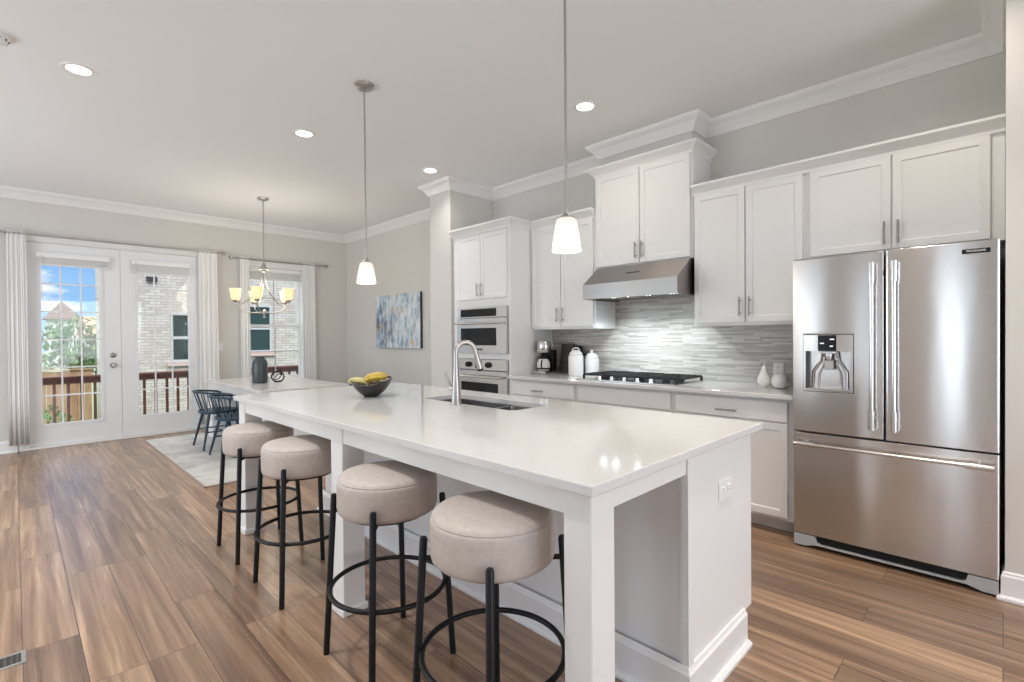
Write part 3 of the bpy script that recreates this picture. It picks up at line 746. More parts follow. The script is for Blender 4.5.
# base cabinets
def basecab(label, x0, x1, dx0, dx1, handle, doors):
    t = thing('base_cabinet', label, 'cabinet', ((x0+x1)/2, YK-0.002, 0), 'white base cabinets along the wall')
    obj('carcass', MB().box(x0, x1, YT+0.0215, YK-0.014, 0.105, 0.882), M_CAB, t)
    obj('toe_kick', MB().box(x0, x1, YT+0.135, YK-0.02, 0, 0.105), M_CAB, t)
    d = obj('drawer', MB().box(dx0, dx1, YT, YT+0.02, 0.735, 0.862, 0.003), M_CAB, t)
    if handle is not None: obj('handle', pull(handle, 0.785, YT, 0.14, False), M_PULL, d)
    n = doors; w = (dx1-dx0)/n
    for i in range(n):
        a = dx0+i*w+(0.002 if i else 0); b_ = dx0+(i+1)*w-(0.002 if i < n-1 else 0)
        dd = obj('door', shaker(a, b_, 0.125, 0.725, YT), M_CAB, t)
        obj('handle', pull(b_-0.03 if i == 0 else a+0.03, 0.63, YT), M_PULL, dd)
basecab('white base cabinet below the coffee maker, next to the oven cabinet', -3.446, -2.644, -3.440, -2.667, -3.077, 2)
basecab('white base cabinet below the cooktop with a plain false drawer front', -2.642, -1.746, -2.622, -1.768, None, 2)
basecab('white base cabinet between the cooktop and the refrigerator', -1.744, -0.926, -1.724, -0.970, -1.344, 2)

o = single('countertop', MB().box(-3.447, -0.925, 3.40, YK-0.013, 0.884, 0.914, 0.003), M_QUARTZ, 'white quartz counter along the wall under the cooktop', 'countertop')

# ------------------------------------------------------------------ range hood
HX0, HX1 = -2.612, -1.738
t = thing('range_hood', 'stainless under-cabinet range hood with lit lamps', 'range hood', (-2.19, YK-0.013, 1.60))
shell = MB()
prof = [(YK-0.013, 1.900), (3.735, 1.900), (3.512, 1.738), (3.512, 1.612), (3.520, 1.612), (3.520, 1.725), (3.745, 1.880), (YK-0.013, 1.880)]
shell.prism(prof, 'x', HX0+0.004, HX1-0.004)
side = [(YK-0.013, 1.900), (3.735, 1.900), (3.512, 1.738), (3.512, 1.612), (YK-0.013, 1.612)]
shell.prism(side, 'x', HX0, HX0+0.004); shell.prism(side, 'x', HX1-0.004, HX1)
obj('canopy', shell, M_HOOD, t)
obj('underside_panel', MB().box(HX0+0.005, HX1-0.005, 3.521, YK-0.014, 1.635, 1.642), M_GREYMETAL, t)
for i in range(3):
    a = HX0+0.06+i*0.27
    f = MB().box(a, a+0.25, 3.66, YK-0.06, 1.626, 1.635)
    for j in range(8): f.box(a+0.012+j*0.029, a+0.026+j*0.029, 3.68, YK-0.08, 1.622, 1.626)
    obj('filter', f, M_STEEL2, t)
for xx in (-2.46, -2.34, -2.13, -1.90):
    obj('lamp', MB().lathe([(0, 0), (0.026, 0), (0.026, 0.008), (0, 0.008)], (xx, 3.59, 1.627), 20), M_HOODLED, t)
obj('controls', MB().box(-2.25, -2.12, 3.62, 3.628, 1.818, 1.822), M_BLACK, t)
for xx in (-2.40, -1.98):
    light('hood_lamp', 'SPOT', (xx, 3.62, 1.61), aim((0, 0.45, -1)), 22, (0.82, 0.93, 1.0), spot_size=1.85, spot_blend=0.8, shadow_soft_size=0.03)

# ------------------------------------------------------------------ gas cooktop
t = thing('gas_cooktop', 'stainless gas cooktop with black cast-iron grates and front knobs', 'cooktop', (-2.20, 3.72, 0.914))
KX0, KX1, KY0, KY1 = -2.655, -1.725, 3.455, 3.985
obj('tray', MB().box(KX0, KX1, KY0, KY1, 0.9145, 0.926, 0.004, 2), M_STEEL2, t)
for i in range(3):
    a = KX0+0.03+i*0.292; b_ = a+0.284; g = MB(); y0, y1 = KY0+0.085, KY1-0.02
    zt = 0.966
    for xx in (a, b_): g.box(xx-0.006, xx+0.006, y0, y1, zt-0.016, zt)
    for yy in (y0, (y0+y1)/2, y1): g.box(a, b_, yy-0.006, yy+0.006, zt-0.016, zt-0.0005)
    for k in range(1, 6):
        xx = a+(b_-a)*k/6; g.box(xx-0.005, xx+0.005, y0, y1, zt-0.014, zt+0.003)
    for xx in (a, b_):
        for yy in (y0, y1): g.box(xx-0.008, xx+0.008, yy-0.008, yy+0.008, 0.926, zt-0.01)
    obj('grate', g, M_IRON, t)
for xx, yy, r in ((-2.48, 3.65, 0.045), (-2.48, 3.86, 0.035), (-2.19, 3.76, 0.06), (-1.90, 3.65, 0.035), (-1.90, 3.86, 0.045)):
    obj('burner', MB().lathe([(0, 0), (r, 0), (r, 0.010), (r*0.8, 0.012), (r*0.8, 0.020), (0, 0.022)], (xx, yy, 0.926), 20), M_BLACK, t)
for k in range(5):
    xx = -2.43+k*0.12
    obj('knob', MB().lathe([(0, 0), (0.022, 0), (0.022, 0.006), (0.017, 0.010), (0.015, 0.030), (0, 0.031)], (xx, KY0+0.042, 0.926), 18), M_STEEL2, t)

# ------------------------------------------------------------------ refrigerator
FY = 3.37
t = thing('refrigerator', 'stainless french-door refrigerator with an ice and water dispenser', 'refrigerator', (-0.465, FY, 0))
obj('body', MB().box(-0.908, -0.016, FY+0.075, YK-0.02, 0.03, 1.735, 0.004), M_FRBODY, t)
def rounded_slab(x0, x1, z0, z1, y0, y1, r=0.012, hole=None):
    mb = MB()
    if hole is None:
        mb.prism(rrect(x0, x1, y0, y1, r, 4), 'z', z0, z1)
    else:
        mb.ring_plate([(x0, z0), (x1, z0), (x1, z1), (x0, z1)], [(hole[0], hole[2]), (hole[1], hole[2]), (hole[1], hole[3]), (hole[0], hole[3])], y0, y1, 'y')
    return mb
Dh = (-0.862, -0.606, 0.955, 1.292)
ld = bevel_mod(obj('left_door', rounded_slab(-0.918, -0.4685, 0.708, 1.752, FY, FY+0.072, hole=Dh), M_STEEL, t), 0.007, 3)
rd = bevel_mod(obj('right_door', rounded_slab(-0.4625, -0.012, 0.708, 1.752, FY, FY+0.072), M_STEEL, t), 0.002, 2)
fd = bevel_mod(obj('freezer_drawer', rounded_slab(-0.918, -0.012, 0.086, 0.699, FY, FY+0.072), M_STEEL, t), 0.002, 2)
# dispenser inside the left door
dp = obj('dispenser', MB().ring_plate([(-0.860, 0.957), (-0.608, 0.957), (-0.608, 1.290), (-0.860, 1.290)], [(-0.850, 0.972), (-0.620, 0.972), (-0.620, 1.195), (-0.850, 1.195)], FY-0.004, FY+0.012, 'y'), M_STEEL, ld)
obj('control_screen', MB().box(-0.783, -0.690, FY-0.006, FY-0.003, 1.196, 1.288), M_BGLASS, dp)
for (a, b_, z) in ((-0.772, -0.752, 1.238), (-0.722, -0.700, 1.262), (-0.722, -0.706, 1.222)): obj('screen_icon', MB().box(a, b_, FY-0.0066, FY-0.0058, z, z+0.006), M_DISPLAY, dp)
cav = MB()
cav.box(-0.856, -0.850, FY+0.012, FY+0.07, 0.958, 1.20).box(-0.620, -0.610, FY+0.012, FY+0.07, 0.958, 1.20).box(-0.856, -0.610, FY+0.012, FY+0.07, 1.195, 1.21).box(-0.856, -0.610, FY+0.012, FY+0.07, 0.958, 0.972)
obj('cavity_wall', cav, M_FRBODY, dp)
cv = MB()
cv.box(-0.850, -0.620, FY+0.062, FY+0.068, 0.972, 1.195)
for s in (-1, 1):
    pts = [(-0.735+s*0.088, FY+0.052, 0.972), (-0.735+s*0.086, FY+0.052, 1.07), (-0.735+s*0.048, FY+0.05, 1.135), (-0.735+s*0.04, FY+0.045, 1.19)]
    cv.tube(pts, 0.008, 8)
    pts = [(-0.735+s*0.058, FY+0.055, 0.972), (-0.735+s*0.055, FY+0.055, 1.06), (-0.735+s*0.03, FY+0.052, 1.12)]
    cv.tube(pts, 0.006, 8)
obj('back_plate', cv, M_STEEL2, dp)
nz_ = MB().box(-0.775, -0.695, FY+0.002, FY+0.05, 1.180, 1.194, 0.003).lathe([(0, 0), (0.020, 0), (0.024, 0.02), (0.024, 0.04), (0, 0.04)], (-0.735, FY+0.03, 1.14), 16)
obj('spout', nz_, M_STEEL2, dp)
obj('paddle', MB().box(-0.762, -0.708, FY+0.028, FY+0.036, 1.085, 1.142, 0.004), M_NICKEL, dp)
obj('drip_tray', MB().box(-0.850, -0.620, FY-0.010, FY+0.06, 0.966, 0.974, 0.002), M_STEEL2, dp)
def fhandle(p0, p1, ax):
    mb = MB(); a, b_ = Vector(p0), Vector(p1); d = (b_-a).normalized(); L = (b_-a).length
    mb.tube([a+d*0.10, b_-d*0.10], 0.0105, 14)
    for q in (a, b_-d*0.11):
        mb.tube([q, q+d*0.11], 0.0155, 14)
    for q in (a+d*0.055, b_-d*0.055):
        mb.cyl(q, (q.x, FY+0.001, q.z), 0.010, 10)
    return mb
obj('handle', fhandle((-0.516, FY-0.055, 0.765), (-0.516, FY-0.055, 1.686), 'z'), M_STEEL2, ld)
obj('handle', fhandle((-0.418, FY-0.055, 0.765), (-0.418, FY-0.055, 1.686), 'z'), M_STEEL2, rd)
obj('handle', fhandle((-0.900, FY-0.055, 0.640), (-0.030, FY-0.055, 0.640), 'x'), M_STEEL2, fd)
bd = obj('badge', MB().box(-0.150, -0.046, FY-0.003, FY, 1.692, 1.715, 0.001), M_BLACK, rd)
text_mesh('lettering', 'FRIGIDAIRE', 0.0140, (-0.098, FY-0.0035, 1.704), (PI/2, 0, 0), M_PLASTIC, bd)
text_mesh('lettering', 'PROFESSIONAL', 0.0095, (-0.098, FY-0.0008, 1.684), (PI/2, 0, 0), M_GREYMETAL, bd)
# toe grille with its two feet
gr = MB().box(-0.80, -0.13, FY+0.030, FY+0.036, 0.028, 0.080)
for k in range(5): gr.box(-0.80, -0.13, FY+0.024, FY+0.031, 0.034+k*0.009, 0.038+k*0.009)
obj('toe_grille', gr, M_IRON, t)
ft = MB().prism([(-0.915, 0.012), (-0.855, 0.012), (-0.80, 0.028), (-0.13, 0.028), (-0.075, 0.012), (-0.016, 0.012), (-0.016, 0.080), (-0.125, 0.080), (-0.135, 0.044), (-0.155, 0.036), (-0.775, 0.036), (-0.795, 0.044), (-0.805, 0.080), (-0.915, 0.080)], 'y', FY+0.002, FY+0.06)
obj('toe_frame', ft, M_GREYMETAL, t)
for xx in (-0.885, -0.045): obj('foot', MB().cyl((xx, FY+0.045, 0), (xx, FY+0.045, 0.014), 0.020, 14), M_RUBBER, t)

# ------------------------------------------------------------------ things on the wall counter
CT = 0.9145
t = thing('coffee_maker', 'stainless and black coffee maker with a carafe coloured white for its reflection in the corner', 'coffee maker', (-3.33, 3.84, CT))
cx, cy = -3.335, 3.835
obj('base', MB().box(cx-0.085, cx+0.085, cy-0.10, cy+0.10, CT, CT+0.028, 0.008, 2), M_STEEL2, t)
obj('column', MB().box(cx-0.075, cx+0.075, cy+0.035, cy+0.10, CT+0.028, CT+0.24, 0.010, 2), M_BLACK, t)
obj('brew_head', MB().lathe([(0, 0), (0.066, 0), (0.074, 0.01), (0.074, 0.10), (0.066, 0.112), (0, 0.114)], (cx, cy-0.015, CT+0.215), 28), M_STEEL2, t)
c = obj('carafe', MB().lathe([(0, 0), (0.055, 0), (0.068, 0.02), (0.066, 0.08), (0.048, 0.115), (0.046, 0.12), (0, 0.12)], (cx, cy-0.025, CT+0.030), 28), M_CERAMIC, t)  # white reflection on the glass put into the body colour
obj('carafe_lid', MB().lathe([(0, 0), (0.05, 0), (0.05, 0.022), (0.02, 0.03), (0, 0.03)], (cx, cy-0.025, CT+0.150), 24), M_BLACK, t)
hd = MB().tube([(cx+0.03, cy-0.08, CT+0.135), (cx+0.05, cy-0.115, CT+0.125), (cx+0.05, cy-0.12, CT+0.08), (cx+0.035, cy-0.088, CT+0.05)], 0.008, 8)
obj('carafe_handle', hd, M_BLACK, t)
obj('carafe_band', MB().lathe([(0.069, 0.005), (0.0695, 0.012), (0.069, 0.02)], (cx, cy-0.025, CT+0.04), 28), M_BLACK, t)
# cutting boards leaning on the backsplash behind the coffee maker, dark block
t = thing('knife_block', 'dark wooden knife block with black handles behind the tall canister', 'knife block', (-3.06, 3.99, CT))
kb = MB().prism([(3.93, CT), (4.05, CT), (4.075, CT+0.20), (3.985, CT+0.235)], 'x', -3.10, -2.985)
bevel_mod(obj('block', kb, M_KNIFE, t), 0.004)
for i in range(3):
    for j in range(2):
        x = -3.08+i*0.035; y = 4.005+j*0.035; z = CT+0.218-j*0.012
        obj('knife_handle', MB().tube([(x, y, z-0.02), (x, y-0.018, z+0.07)], 0.009, 8), M_BLACK, t)
def leaning(x0, x1, h, y, label, m_):
    mb = MB().box(x0, x1, -0.009, 0.009, 0, h, 0.004, 2)
    mb.xform(Matrix.Translation((0, y, CT+0.002)) @ Matrix.Rotation(math.radians(-9), 4, 'X'))
    single('cutting_board', mb, m_, label, 'cutting board')
leaning(-3.30, -3.13, 0.30, 4.02, 'dark wooden cutting board leaning on the backsplash behind the coffee maker', M_BOARD)

def canister(cx, cy, r, h, kind, label):
    t = thing('canister', label, 'canister', (cx, cy, CT), 'white ceramic canisters')
    b = MB(); bmx = b.bm; n = 64
    prof = [(0, 0), (r*0.94, 0), (r, 0.008), (r, h*0.82), (r*0.93, h*0.9), (r*0.80, h*0.92), (0, h*0.92)]
    b.lathe(prof, (cx, cy, CT), n)
    for v in bmx.verts:      # shallow vertical flutes
        d = Vector((v.co.x-cx, v.co.y-cy)); L = d.length
        if L > r*0.9 and 0.01 < v.co.z-CT < h*0.85:
            a = math.atan2(d.y, d.x); f = 1+0.018*math.cos(16*a); v.co.x = cx+d.x*f; v.co.y = cy+d.y*f
    obj('jar', b, M_CERAMIC, t)
    lid = obj('lid', MB().lathe([(0, 0), (r*0.86, 0), (r*0.9, 0.008), (r*0.7, 0.03), (r*0.35, 0.045), (0, 0.048)], (cx, cy, CT+h*0.92), 36), M_CERAMIC, t)
    zt = CT+h*0.92+0.038
    if kind == 'loop':
        pts = [(cx+0.035*math.cos(a)*0.71, cy+0.035*math.cos(a)*0.70, zt+0.030*math.sin(a)) for a in [PI*i/10 for i in range(11)]]
        obj('loop_handle', MB().tube(pts, 0.006, 8), M_CERAMIC, lid)
    else:
        obj('knob', MB().lathe([(0, 0), (0.009, 0), (0.008, 0.012), (0.015, 0.02), (0.012, 0.034), (0, 0.038)], (cx, cy, zt), 16), M_CERAMIC, lid)
canister(-2.925, 3.815, 0.072, 0.215, 'loop', 'taller white canister with a loop handle on its lid')
canister(-2.835, 3.95, 0.070, 0.185, 'knob', 'shorter white canister with a knob lid, beside the cooktop')

t = thing('ceramic_pear', 'tall white ceramic pear by the refrigerator', 'ornament', (-1.235, 3.84, CT))
obj('body', MB().lathe([(0, 0), (0.024, 0), (0.040, 0.014), (0.047, 0.042), (0.042, 0.072), (0.028, 0.098), (0.020, 0.125), (0.016, 0.145), (0.008, 0.155), (0, 0.157)], (-1.235, 3.84, CT), 32), M_CERAMIC, t)
obj('stem', MB().tube([(-1.235, 3.84, CT+0.152), (-1.233, 3.838, CT+0.172), (-1.228, 3.836, CT+0.185)], 0.004, 8), M_CERAMIC, t)
t = thing('ceramic_apple', 'round squat white ceramic apple beside the pear', 'ornament', (-1.115, 3.80, CT))
obj('body', MB().lathe([(0, 0.004), (0.022, 0), (0.048, 0.014), (0.060, 0.044), (0.054, 0.078), (0.034, 0.098), (0.014, 0.094), (0, 0.086)], (-1.115, 3.80, CT), 36), M_CERAMIC, t)
obj('stem', MB().tube([(-1.115, 3.80, CT+0.084), (-1.113, 3.80, CT+0.11), (-1.106, 3.798, CT+0.128)], 0.004, 8), M_CERAMIC, t)
def outlet(label, cx, cy, cz, face, horiz=False):
    """face: '-y' on the kitchen wall or '+x' on the island end"""
    t = thing('wall_outlet', label, 'outlet', (cx, cy, cz))
    w, h = (0.122, 0.076) if horiz else (0.074, 0.118)
    def put(mb):
        if face == '+x': mb.xform(Matrix.Rotation(PI/2, 4, 'Z'))
        mb.xform(Matrix.Translation((cx, cy, cz))); return mb
    pl = obj('cover_plate', put(MB().box(-w/2, w/2, -0.006, 0, -h/2, h/2, 0.002)), M_PLASTIC, t)
    for s in (-1, 1):
        ox, oz = (s*0.027, 0) if horiz else (0, s*0.027)
        rc = obj('receptacle', put(MB().box(ox-0.016, ox+0.016, -0.009, -0.005, oz-0.014, oz+0.014, 0.003)), M_PLASTIC, pl)
        sl = MB()
        for q in (-0.006, 0.006):
            if horiz: sl.box(ox-0.004, ox+0.004, -0.0096, -0.0085, oz+q-0.001, oz+q+0.001)
            else: sl.box(ox+q-0.001, ox+q+0.001, -0.0096, -0.0085, oz-0.004, oz+0.004)
        obj('slot', put(sl), M_SLOT, rc)
outlet('white outlet on the backsplash behind the ceramic apple', -1.212, YK-0.012, 1.02, '-y')

# ================================================================== ISLAND
IX0, IX1, IY0, IY1 = -3.675, -0.743, 1.032, 2.288
t = thing('kitchen_island', 'long white panelled kitchen island with square legs', 'island', (-2.2, 1.65, 0))
BX0, BX1, BY0, BY1 = -3.645, -0.775, 1.65, 2.24
SX0, SX1, SY0, SY1 = -2.60, -1.795, 1.808, 2.10      # sink opening
cb = MB().box(BX0, BX1-0.02, BY0, BY1-0.02, 0.13, 0.64).box(BX0, BX1-0.02, BY0, 2.15, 0.0, 0.13)
cb.box(BX0, BX1-0.02, BY0, BY0+0.03, 0.64, 0.884).box(BX0, BX1-0.02, BY1-0.05, BY1-0.02, 0.64, 0.884).box(BX0, SX0-0.06, BY0+0.03, BY1-0.05, 0.64, 0.884).box(SX1+0.06, BX1-0.02, BY0+0.03, BY1-0.05, 0.64, 0.884)
obj('cabinet_body', cb, M_CAB, t)
obj('end_panel', MB().box(BX1-0.02, BX1, BY0-0.022, BY1, 0.13, 0.884, 0.002).box(BX1-0.02, BX1, BY0-0.022, 2.15, 0, 0.13), M_CAB, t)
obj('corner_stile', MB().box(BX1-0.034, BX1-0.0205, BY0-0.014, BY0, 0, 0.884, 0.002).box(BX1, BX1+0.006, BY0-0.022, BY0+0.02, 0.13, 0.884, 0.002), M_CAB, t)
ib = [(0, 0), (0.034, 0), (0.034, 0.012), (0.026, 0.021), (0.016, 0.023), (0.016, 0.128), (0.010, 0.136), (0.006, 0.148), (0, 0.150)]
obj('baseboard', sweep([(BX0, 2.15), (BX0, BY0-0.022), (BX1, BY0-0.022), (BX1, 2.15)], ib), M_CAB, t)
LX = [(-0.862, -0.768), (-2.285, -2.170), (-3.660, -3.548)]
for a, b_ in LX:
    lg = MB().box(a, b_, 1.062, 1.172, 0.0, 0.884, 0.003)
    l = obj('leg', lg, M_CAB, t)
    if b_ < -1: obj('plinth', MB().box(a-0.010, b_+0.010, 1.052, 1.182, 0.0, 0.035, 0.004), M_CAB, l)
ap = MB()
ap.box(LX[1][1], LX[0][0], 1.068, 1.090, 0.806, 0.884, 0.002).box(LX[2][1], LX[1][0], 1.068, 1.090, 0.806, 0.884, 0.002)
ap.box(-0.794, -0.776, 1.172, BY0-0.023, 0.816, 0.884, 0.002).box(LX[2][0]+0.008, LX[2][0]+0.028, 1.172, BY0-0.001, 0.816, 0.884, 0.002)
ap.box(LX[1][0]+0.03, LX[1][1]-0.03, 1.172, BY0-0.001, 0.816, 0.884)
obj('apron', ap, M_CAB, t)
o = single('island_countertop', MB().ring_plate([(IX0, IY0), (IX1, IY0), (IX1, IY1), (IX0, IY1)], rrect(SX0, SX1, SY0, SY1, 0.05, 6), 0.8845, 0.914), M_QUARTZ, 'long white quartz top of the island with an undermount sink', 'countertop')
bevel_mod(o, 0.003, 2)
outlet('white outlet on the end panel of the island', BX1, 1.952, 0.697, '+x', True)

# sink: two bowls hung below the countertop
t = thing('kitchen_sink', 'stainless double-bowl sink sunk into the island top', 'sink', ((SX0+SX1)/2, (SY0+SY1)/2, 0.70))
def bowl(x0, x1, y0, y1, z0, z1, r=0.045):
    mb = MB(); b = mb.bm; top = rrect(x0, x1, y0, y1, r); bot = rrect(x0+0.012, x1-0.012, y0+0.012, y1-0.012, r)
    A = [b.verts.new((*p, z1)) for p in top]; B = [b.verts.new((*p, z0+0.02)) for p in bot]; C = [b.verts.new((p[0]*0.96+0.04*(x0+x1)/2, p[1]*0.96+0.04*(y0+y1)/2, z0)) for p in bot]
    n = len(A); fs = []
    for P_, Q in ((A, B), (B, C)):
        for i in range(n): fs.append(b.faces.new((P_[i], P_[(i+1) % n], Q[(i+1) % n], Q[i])))
    fs.append(b.faces.new(C))
    for f in fs: f.smooth = True
    fs[-1].smooth = False
    bmesh.ops.recalc_face_normals(b, faces=fs); bmesh.ops.reverse_faces(b, faces=fs)
    return mb
SD = -2.085
rimo = rrect(SX0-0.02, SX1+0.02, SY0-0.02, SY1+0.02, 0.06, 6)
obj('left_bowl', bowl(SX0-0.003, SD-0.012, SY0-0.003, SY1+0.003, 0.70, 0.8835), M_SINK, t)
obj('right_bowl', bowl(SD+0.012, SX1+0.003, SY0-0.003, SY1+0.003, 0.72, 0.8835), M_SINK, t)
obj('divider', MB().box(SD-0.012, SD+0.012, SY0, SY1, 0.868, 0.8835, 0.003), M_SINK, t)
for xx, zz in ((-2.34, 0.70), (-1.94, 0.72)): obj('drain', MB().lathe([(0, 0), (0.042, 0), (0.042, 0.004), (0.03, 0.005), (0, 0.003)], (xx, 1.93, zz+0.0005), 20), M_STEEL2, t)

# faucet
fx, fy = -2.205, 1.765
t = thing('kitchen_faucet', 'tall gooseneck faucet in brushed nickel behind the island sink', 'faucet', (fx, fy, CT))
obj('base', MB().lathe([(0, 0), (0.031, 0), (0.031, 0.006), (0.028, 0.012), (0.022, 0.10), (0.0175, 0.17), (0.0145, 0.21), (0, 0.21)], (fx, fy, CT), 24), M_NICKEL, t)
d = Vector((0.30, 0.95)).normalized(); R_ = 0.060
pts = [(fx, fy, CT+0.19), (fx, fy, CT+0.292)]
for i in range(1, 13):
    a = PI - PI*0.95*i/12
    q = R_+R_*math.cos(a); pts.append((fx+d.x*q, fy+d.y*q, CT+0.292+R_*math.sin(a)))
obj('spout', MB().tube(pts, 0.0138, 14), M_NICKEL, t)
e = Vector(pts[-1]); dn = (e-Vector(pts[-2])).normalized()
sh = obj('spray_head', MB().tube([e, e+dn*0.03, e+dn*0.05, e+dn*0.108], [0.0140, 0.0145, 0.0160, 0.019], 16), M_NICKEL, t)
obj('nozzle', MB().tube([e+dn*0.108, e+dn*0.120], [0.0185, 0.016], 16), M_BLACK, sh)
lv = MB().tube([(fx, fy, CT+0.085), (fx-0.045, fy-0.008, CT+0.09)], 0.014, 14)
l = obj('lever_hub', lv, M_NICKEL, t)
obj('lever', MB().tube([(fx-0.038, fy-0.006, CT+0.09), (fx-0.055, fy-0.02, CT+0.15), (fx-0.065, fy-0.03, CT+0.185)], [0.008, 0.0065, 0.005], 10), M_NICKEL, l)
# fruit bowl
bx, by = -2.93, 1.64
t = single('fruit_bowl', None or MB().lathe([(0, 0), (0.046, 0), (0.050, 0.006), (0.085, 0.030), (0.118, 0.065), (0.136, 0.098), (0.131, 0.099), (0.112, 0.068), (0.080, 0.037), (0.045, 0.016), (0, 0.014)], (bx, by, CT), 40), M_BOWL, 'dark wavy-rimmed bowl of bananas on the island', 'bowl')
for v in t.data.vertices:
    L = math.hypot(v.co.x-bx, v.co.y-by)
    if L > 0.07:
        a = math.atan2(v.co.y-by, v.co.x-bx)
        v.co.z += 0.018*math.cos(2*(a-PI*0.25))*(L-0.07)/0.066
def banana(p, yaw, pitch, r, L, bend, m_, label):
    """curved tapering fruit; p = middle"""
    t = thing('banana', label, 'banana', p, 'yellow bananas in the bowl')
    n = 14; pts = []; rs = []
    for i in range(n+1):
        u = i/n-0.5; a = u*bend
        pts.append(Vector((L*u, 0, -L*0.5*bend*0.5*(u*u*4-0.5)*0.5)))
        e_ = abs(u)*2; rs.append(r*max(0.22, math.sqrt(max(0.0, 1-e_**4))))
    Mx = Matrix.Translation(p) @ Matrix.Rotation(yaw, 4, 'Z') @ Matrix.Rotation(pitch, 4, 'Y')
    obj('fruit', MB().tube([Mx @ q for q in pts], rs, 7), m_, t)
    e0, e1 = pts[-1], pts[-1]+Vector((0.022, 0, -0.006))
    obj('stem', MB().tube([Mx @ e0, Mx @ e1], [r*0.22, r*0.26], 7), M_STEM, t)
banana(Vector((bx-0.038, by-0.066, CT+0.096)), 0.95, 0.14, 0.021, 0.135, 0.9, M_BANANAP, 'pale banana at the left front of the fruit bowl')
banana(Vector((bx+0.036, by+0.010, CT+0.120)), 0.70, -0.18, 0.029, 0.16, 0.8, M_BANANA, 'plump deep yellow banana lying on the right in the fruit bowl')
banana(Vector((bx-0.016, by+0.062, CT+0.118)), 2.45, -0.12, 0.026, 0.17, 0.9, M_BANANA, 'banana at the back of the fruit bowl, behind the plump one')
banana(Vector((bx-0.004, by-0.004, CT+0.052)), 0.35, -0.02, 0.024, 0.095, 0.7, M_BANANA, 'banana lying lowest in the middle of the fruit bowl')

# ================================================================== BAR STOOLS
def make_stool(label):
    t = thing('bar_stool', label, 'stool', (0, 0, 0), 'round taupe bar stools along the island')
    r, z0, z1 = 0.198, 0.600, 0.752
    prof = [(0, z0), (r-0.012, z0), (r-0.003, z0+0.008), (r, z0+0.02), (r+0.001, z0+0.05), (r+0.001, z1-0.05), (r, z1-0.030), (r-0.002, z1-0.022), (r-0.0045, z1-0.020), (r-0.003, z1-0.017), (r-0.007, z1-0.009), (r-0.016, z1-0.002), (r-0.028, z1), (r*0.75, z1+0.003), (r*0.5, z1+0.006), (r*0.3, z1+0.007), (0, z1+0.007)]
    s = obj('seat', MB().lathe(prof, n=56), M_LEATHER, t)
    for sx in (-1, 1):
        for sy in (-1, 1):
            top = Vector((sx*0.1565, sy*0.1565, 0.660)); bot = Vector((sx*0.184, sy*0.184, 0.0))
            lg = MB().tube([bot, top-(top-bot)*0.01, top], [0.0125, 0.0125, 0.009], 14)
            l = obj('leg', lg, M_BLACK, t)
            q = Vector((sx*0.162, sy*0.162, 0.592)); obj('bracket', MB().cyl(q, q*0.80+Vector((0, 0, 0.592*0.2)), 0.009, 8), M_BLACK, l)
    R = 0.171*math.sqrt(2)-0.014
    obj('foot_ring', MB().tube([(R*math.cos(2*PI*i/64), R*math.sin(2*PI*i/64), 0.295) for i in range(64)], 0.0095, 10, closed=True), M_BLACK, t)
    fr = MB().tube([(0.20*0.78*math.cos(2*PI*i/32), 0.20*0.78*math.sin(2*PI*i/32), 0.592) for i in range(32)], 0.008, 8, closed=True)
    obj('seat_frame', fr, M_BLACK, t)
    return t
st = make_stool('taupe bar stool nearest the camera, beside the near corner leg of the island')
st.location = (-1.160, 1.072, 0)
dup(st, (-1.79, 1.072, 0), 0, 'second taupe bar stool from the camera, just in front of the middle island leg')
dup(st, (-2.64, 1.072, 0), 0, 'third taupe bar stool from the camera, just beyond the middle island leg')
dup(st, (-3.305, 1.072, 0), 0, 'farthest taupe bar stool, beside the rug end of the island')

# ================================================================== CEILING FIXTURES
def pendant(x, y, label):
    t = thing('pendant_light', label, 'pendant light', (x, y, ZC), 'pendants over the island')
    obj('canopy', MB().lathe([(0, -0.028), (0.05, -0.026), (0.062, -0.018), (0.065, 0), (0, 0)], (x, y, ZC), 28), M_NICKEL, t)
    zt = 1.822
    obj('rod', MB().cyl((x, y, zt+0.03), (x, y, ZC-0.02), 0.0058, 10), M_NICKEL, t)
    obj('socket_cap', MB().lathe([(0, -0.006), (0.036, -0.006), (0.036, 0.002), (0.026, 0.010), (0.014, 0.016), (0.010, 0.034), (0, 0.034)], (x, y, zt), 24), M_NICKEL, t)
    z0 = 1.674
    pr = [(0.0645, z0), (0.065, z0+0.006), (0.062, z0+0.03), (0.055, z0+0.08), (0.048, z0+0.12), (0.044, z0+0.138), (0.037, z0+0.144), (0.0345, z0+0.141), (0.041, z0+0.134), (0.045, z0+0.12), (0.052, z0+0.08), (0.059, z0+0.03), (0.062, z0+0.004)]
    mb = MB().lathe([(a, b) for a, b in pr]+[pr[0]], (x, y, 0), 36)
    s = obj('glass_shade', mb, M_SHADE, t)
    obj('bulb', MB().lathe([(0, 0), (0.018, 0.006), (0.027, 0.03), (0.022, 0.055), (0.012, 0.075), (0.012, 0.10), (0, 0.10)], (x, y, z0+0.035), 20), M_BULB, t)
    light('pendant_lamp', 'POINT', (x, y, z0-0.02), (0, 0, 0), 1.2, (1, 0.9, 0.78), shadow_soft_size=0.05)
pendant(-3.150, 1.735, 'pendant light farther from the camera, over the sink end of the island')
pendant(-1.378, 1.735, 'pendant light nearer the camera, hanging in front of the white cabinets')

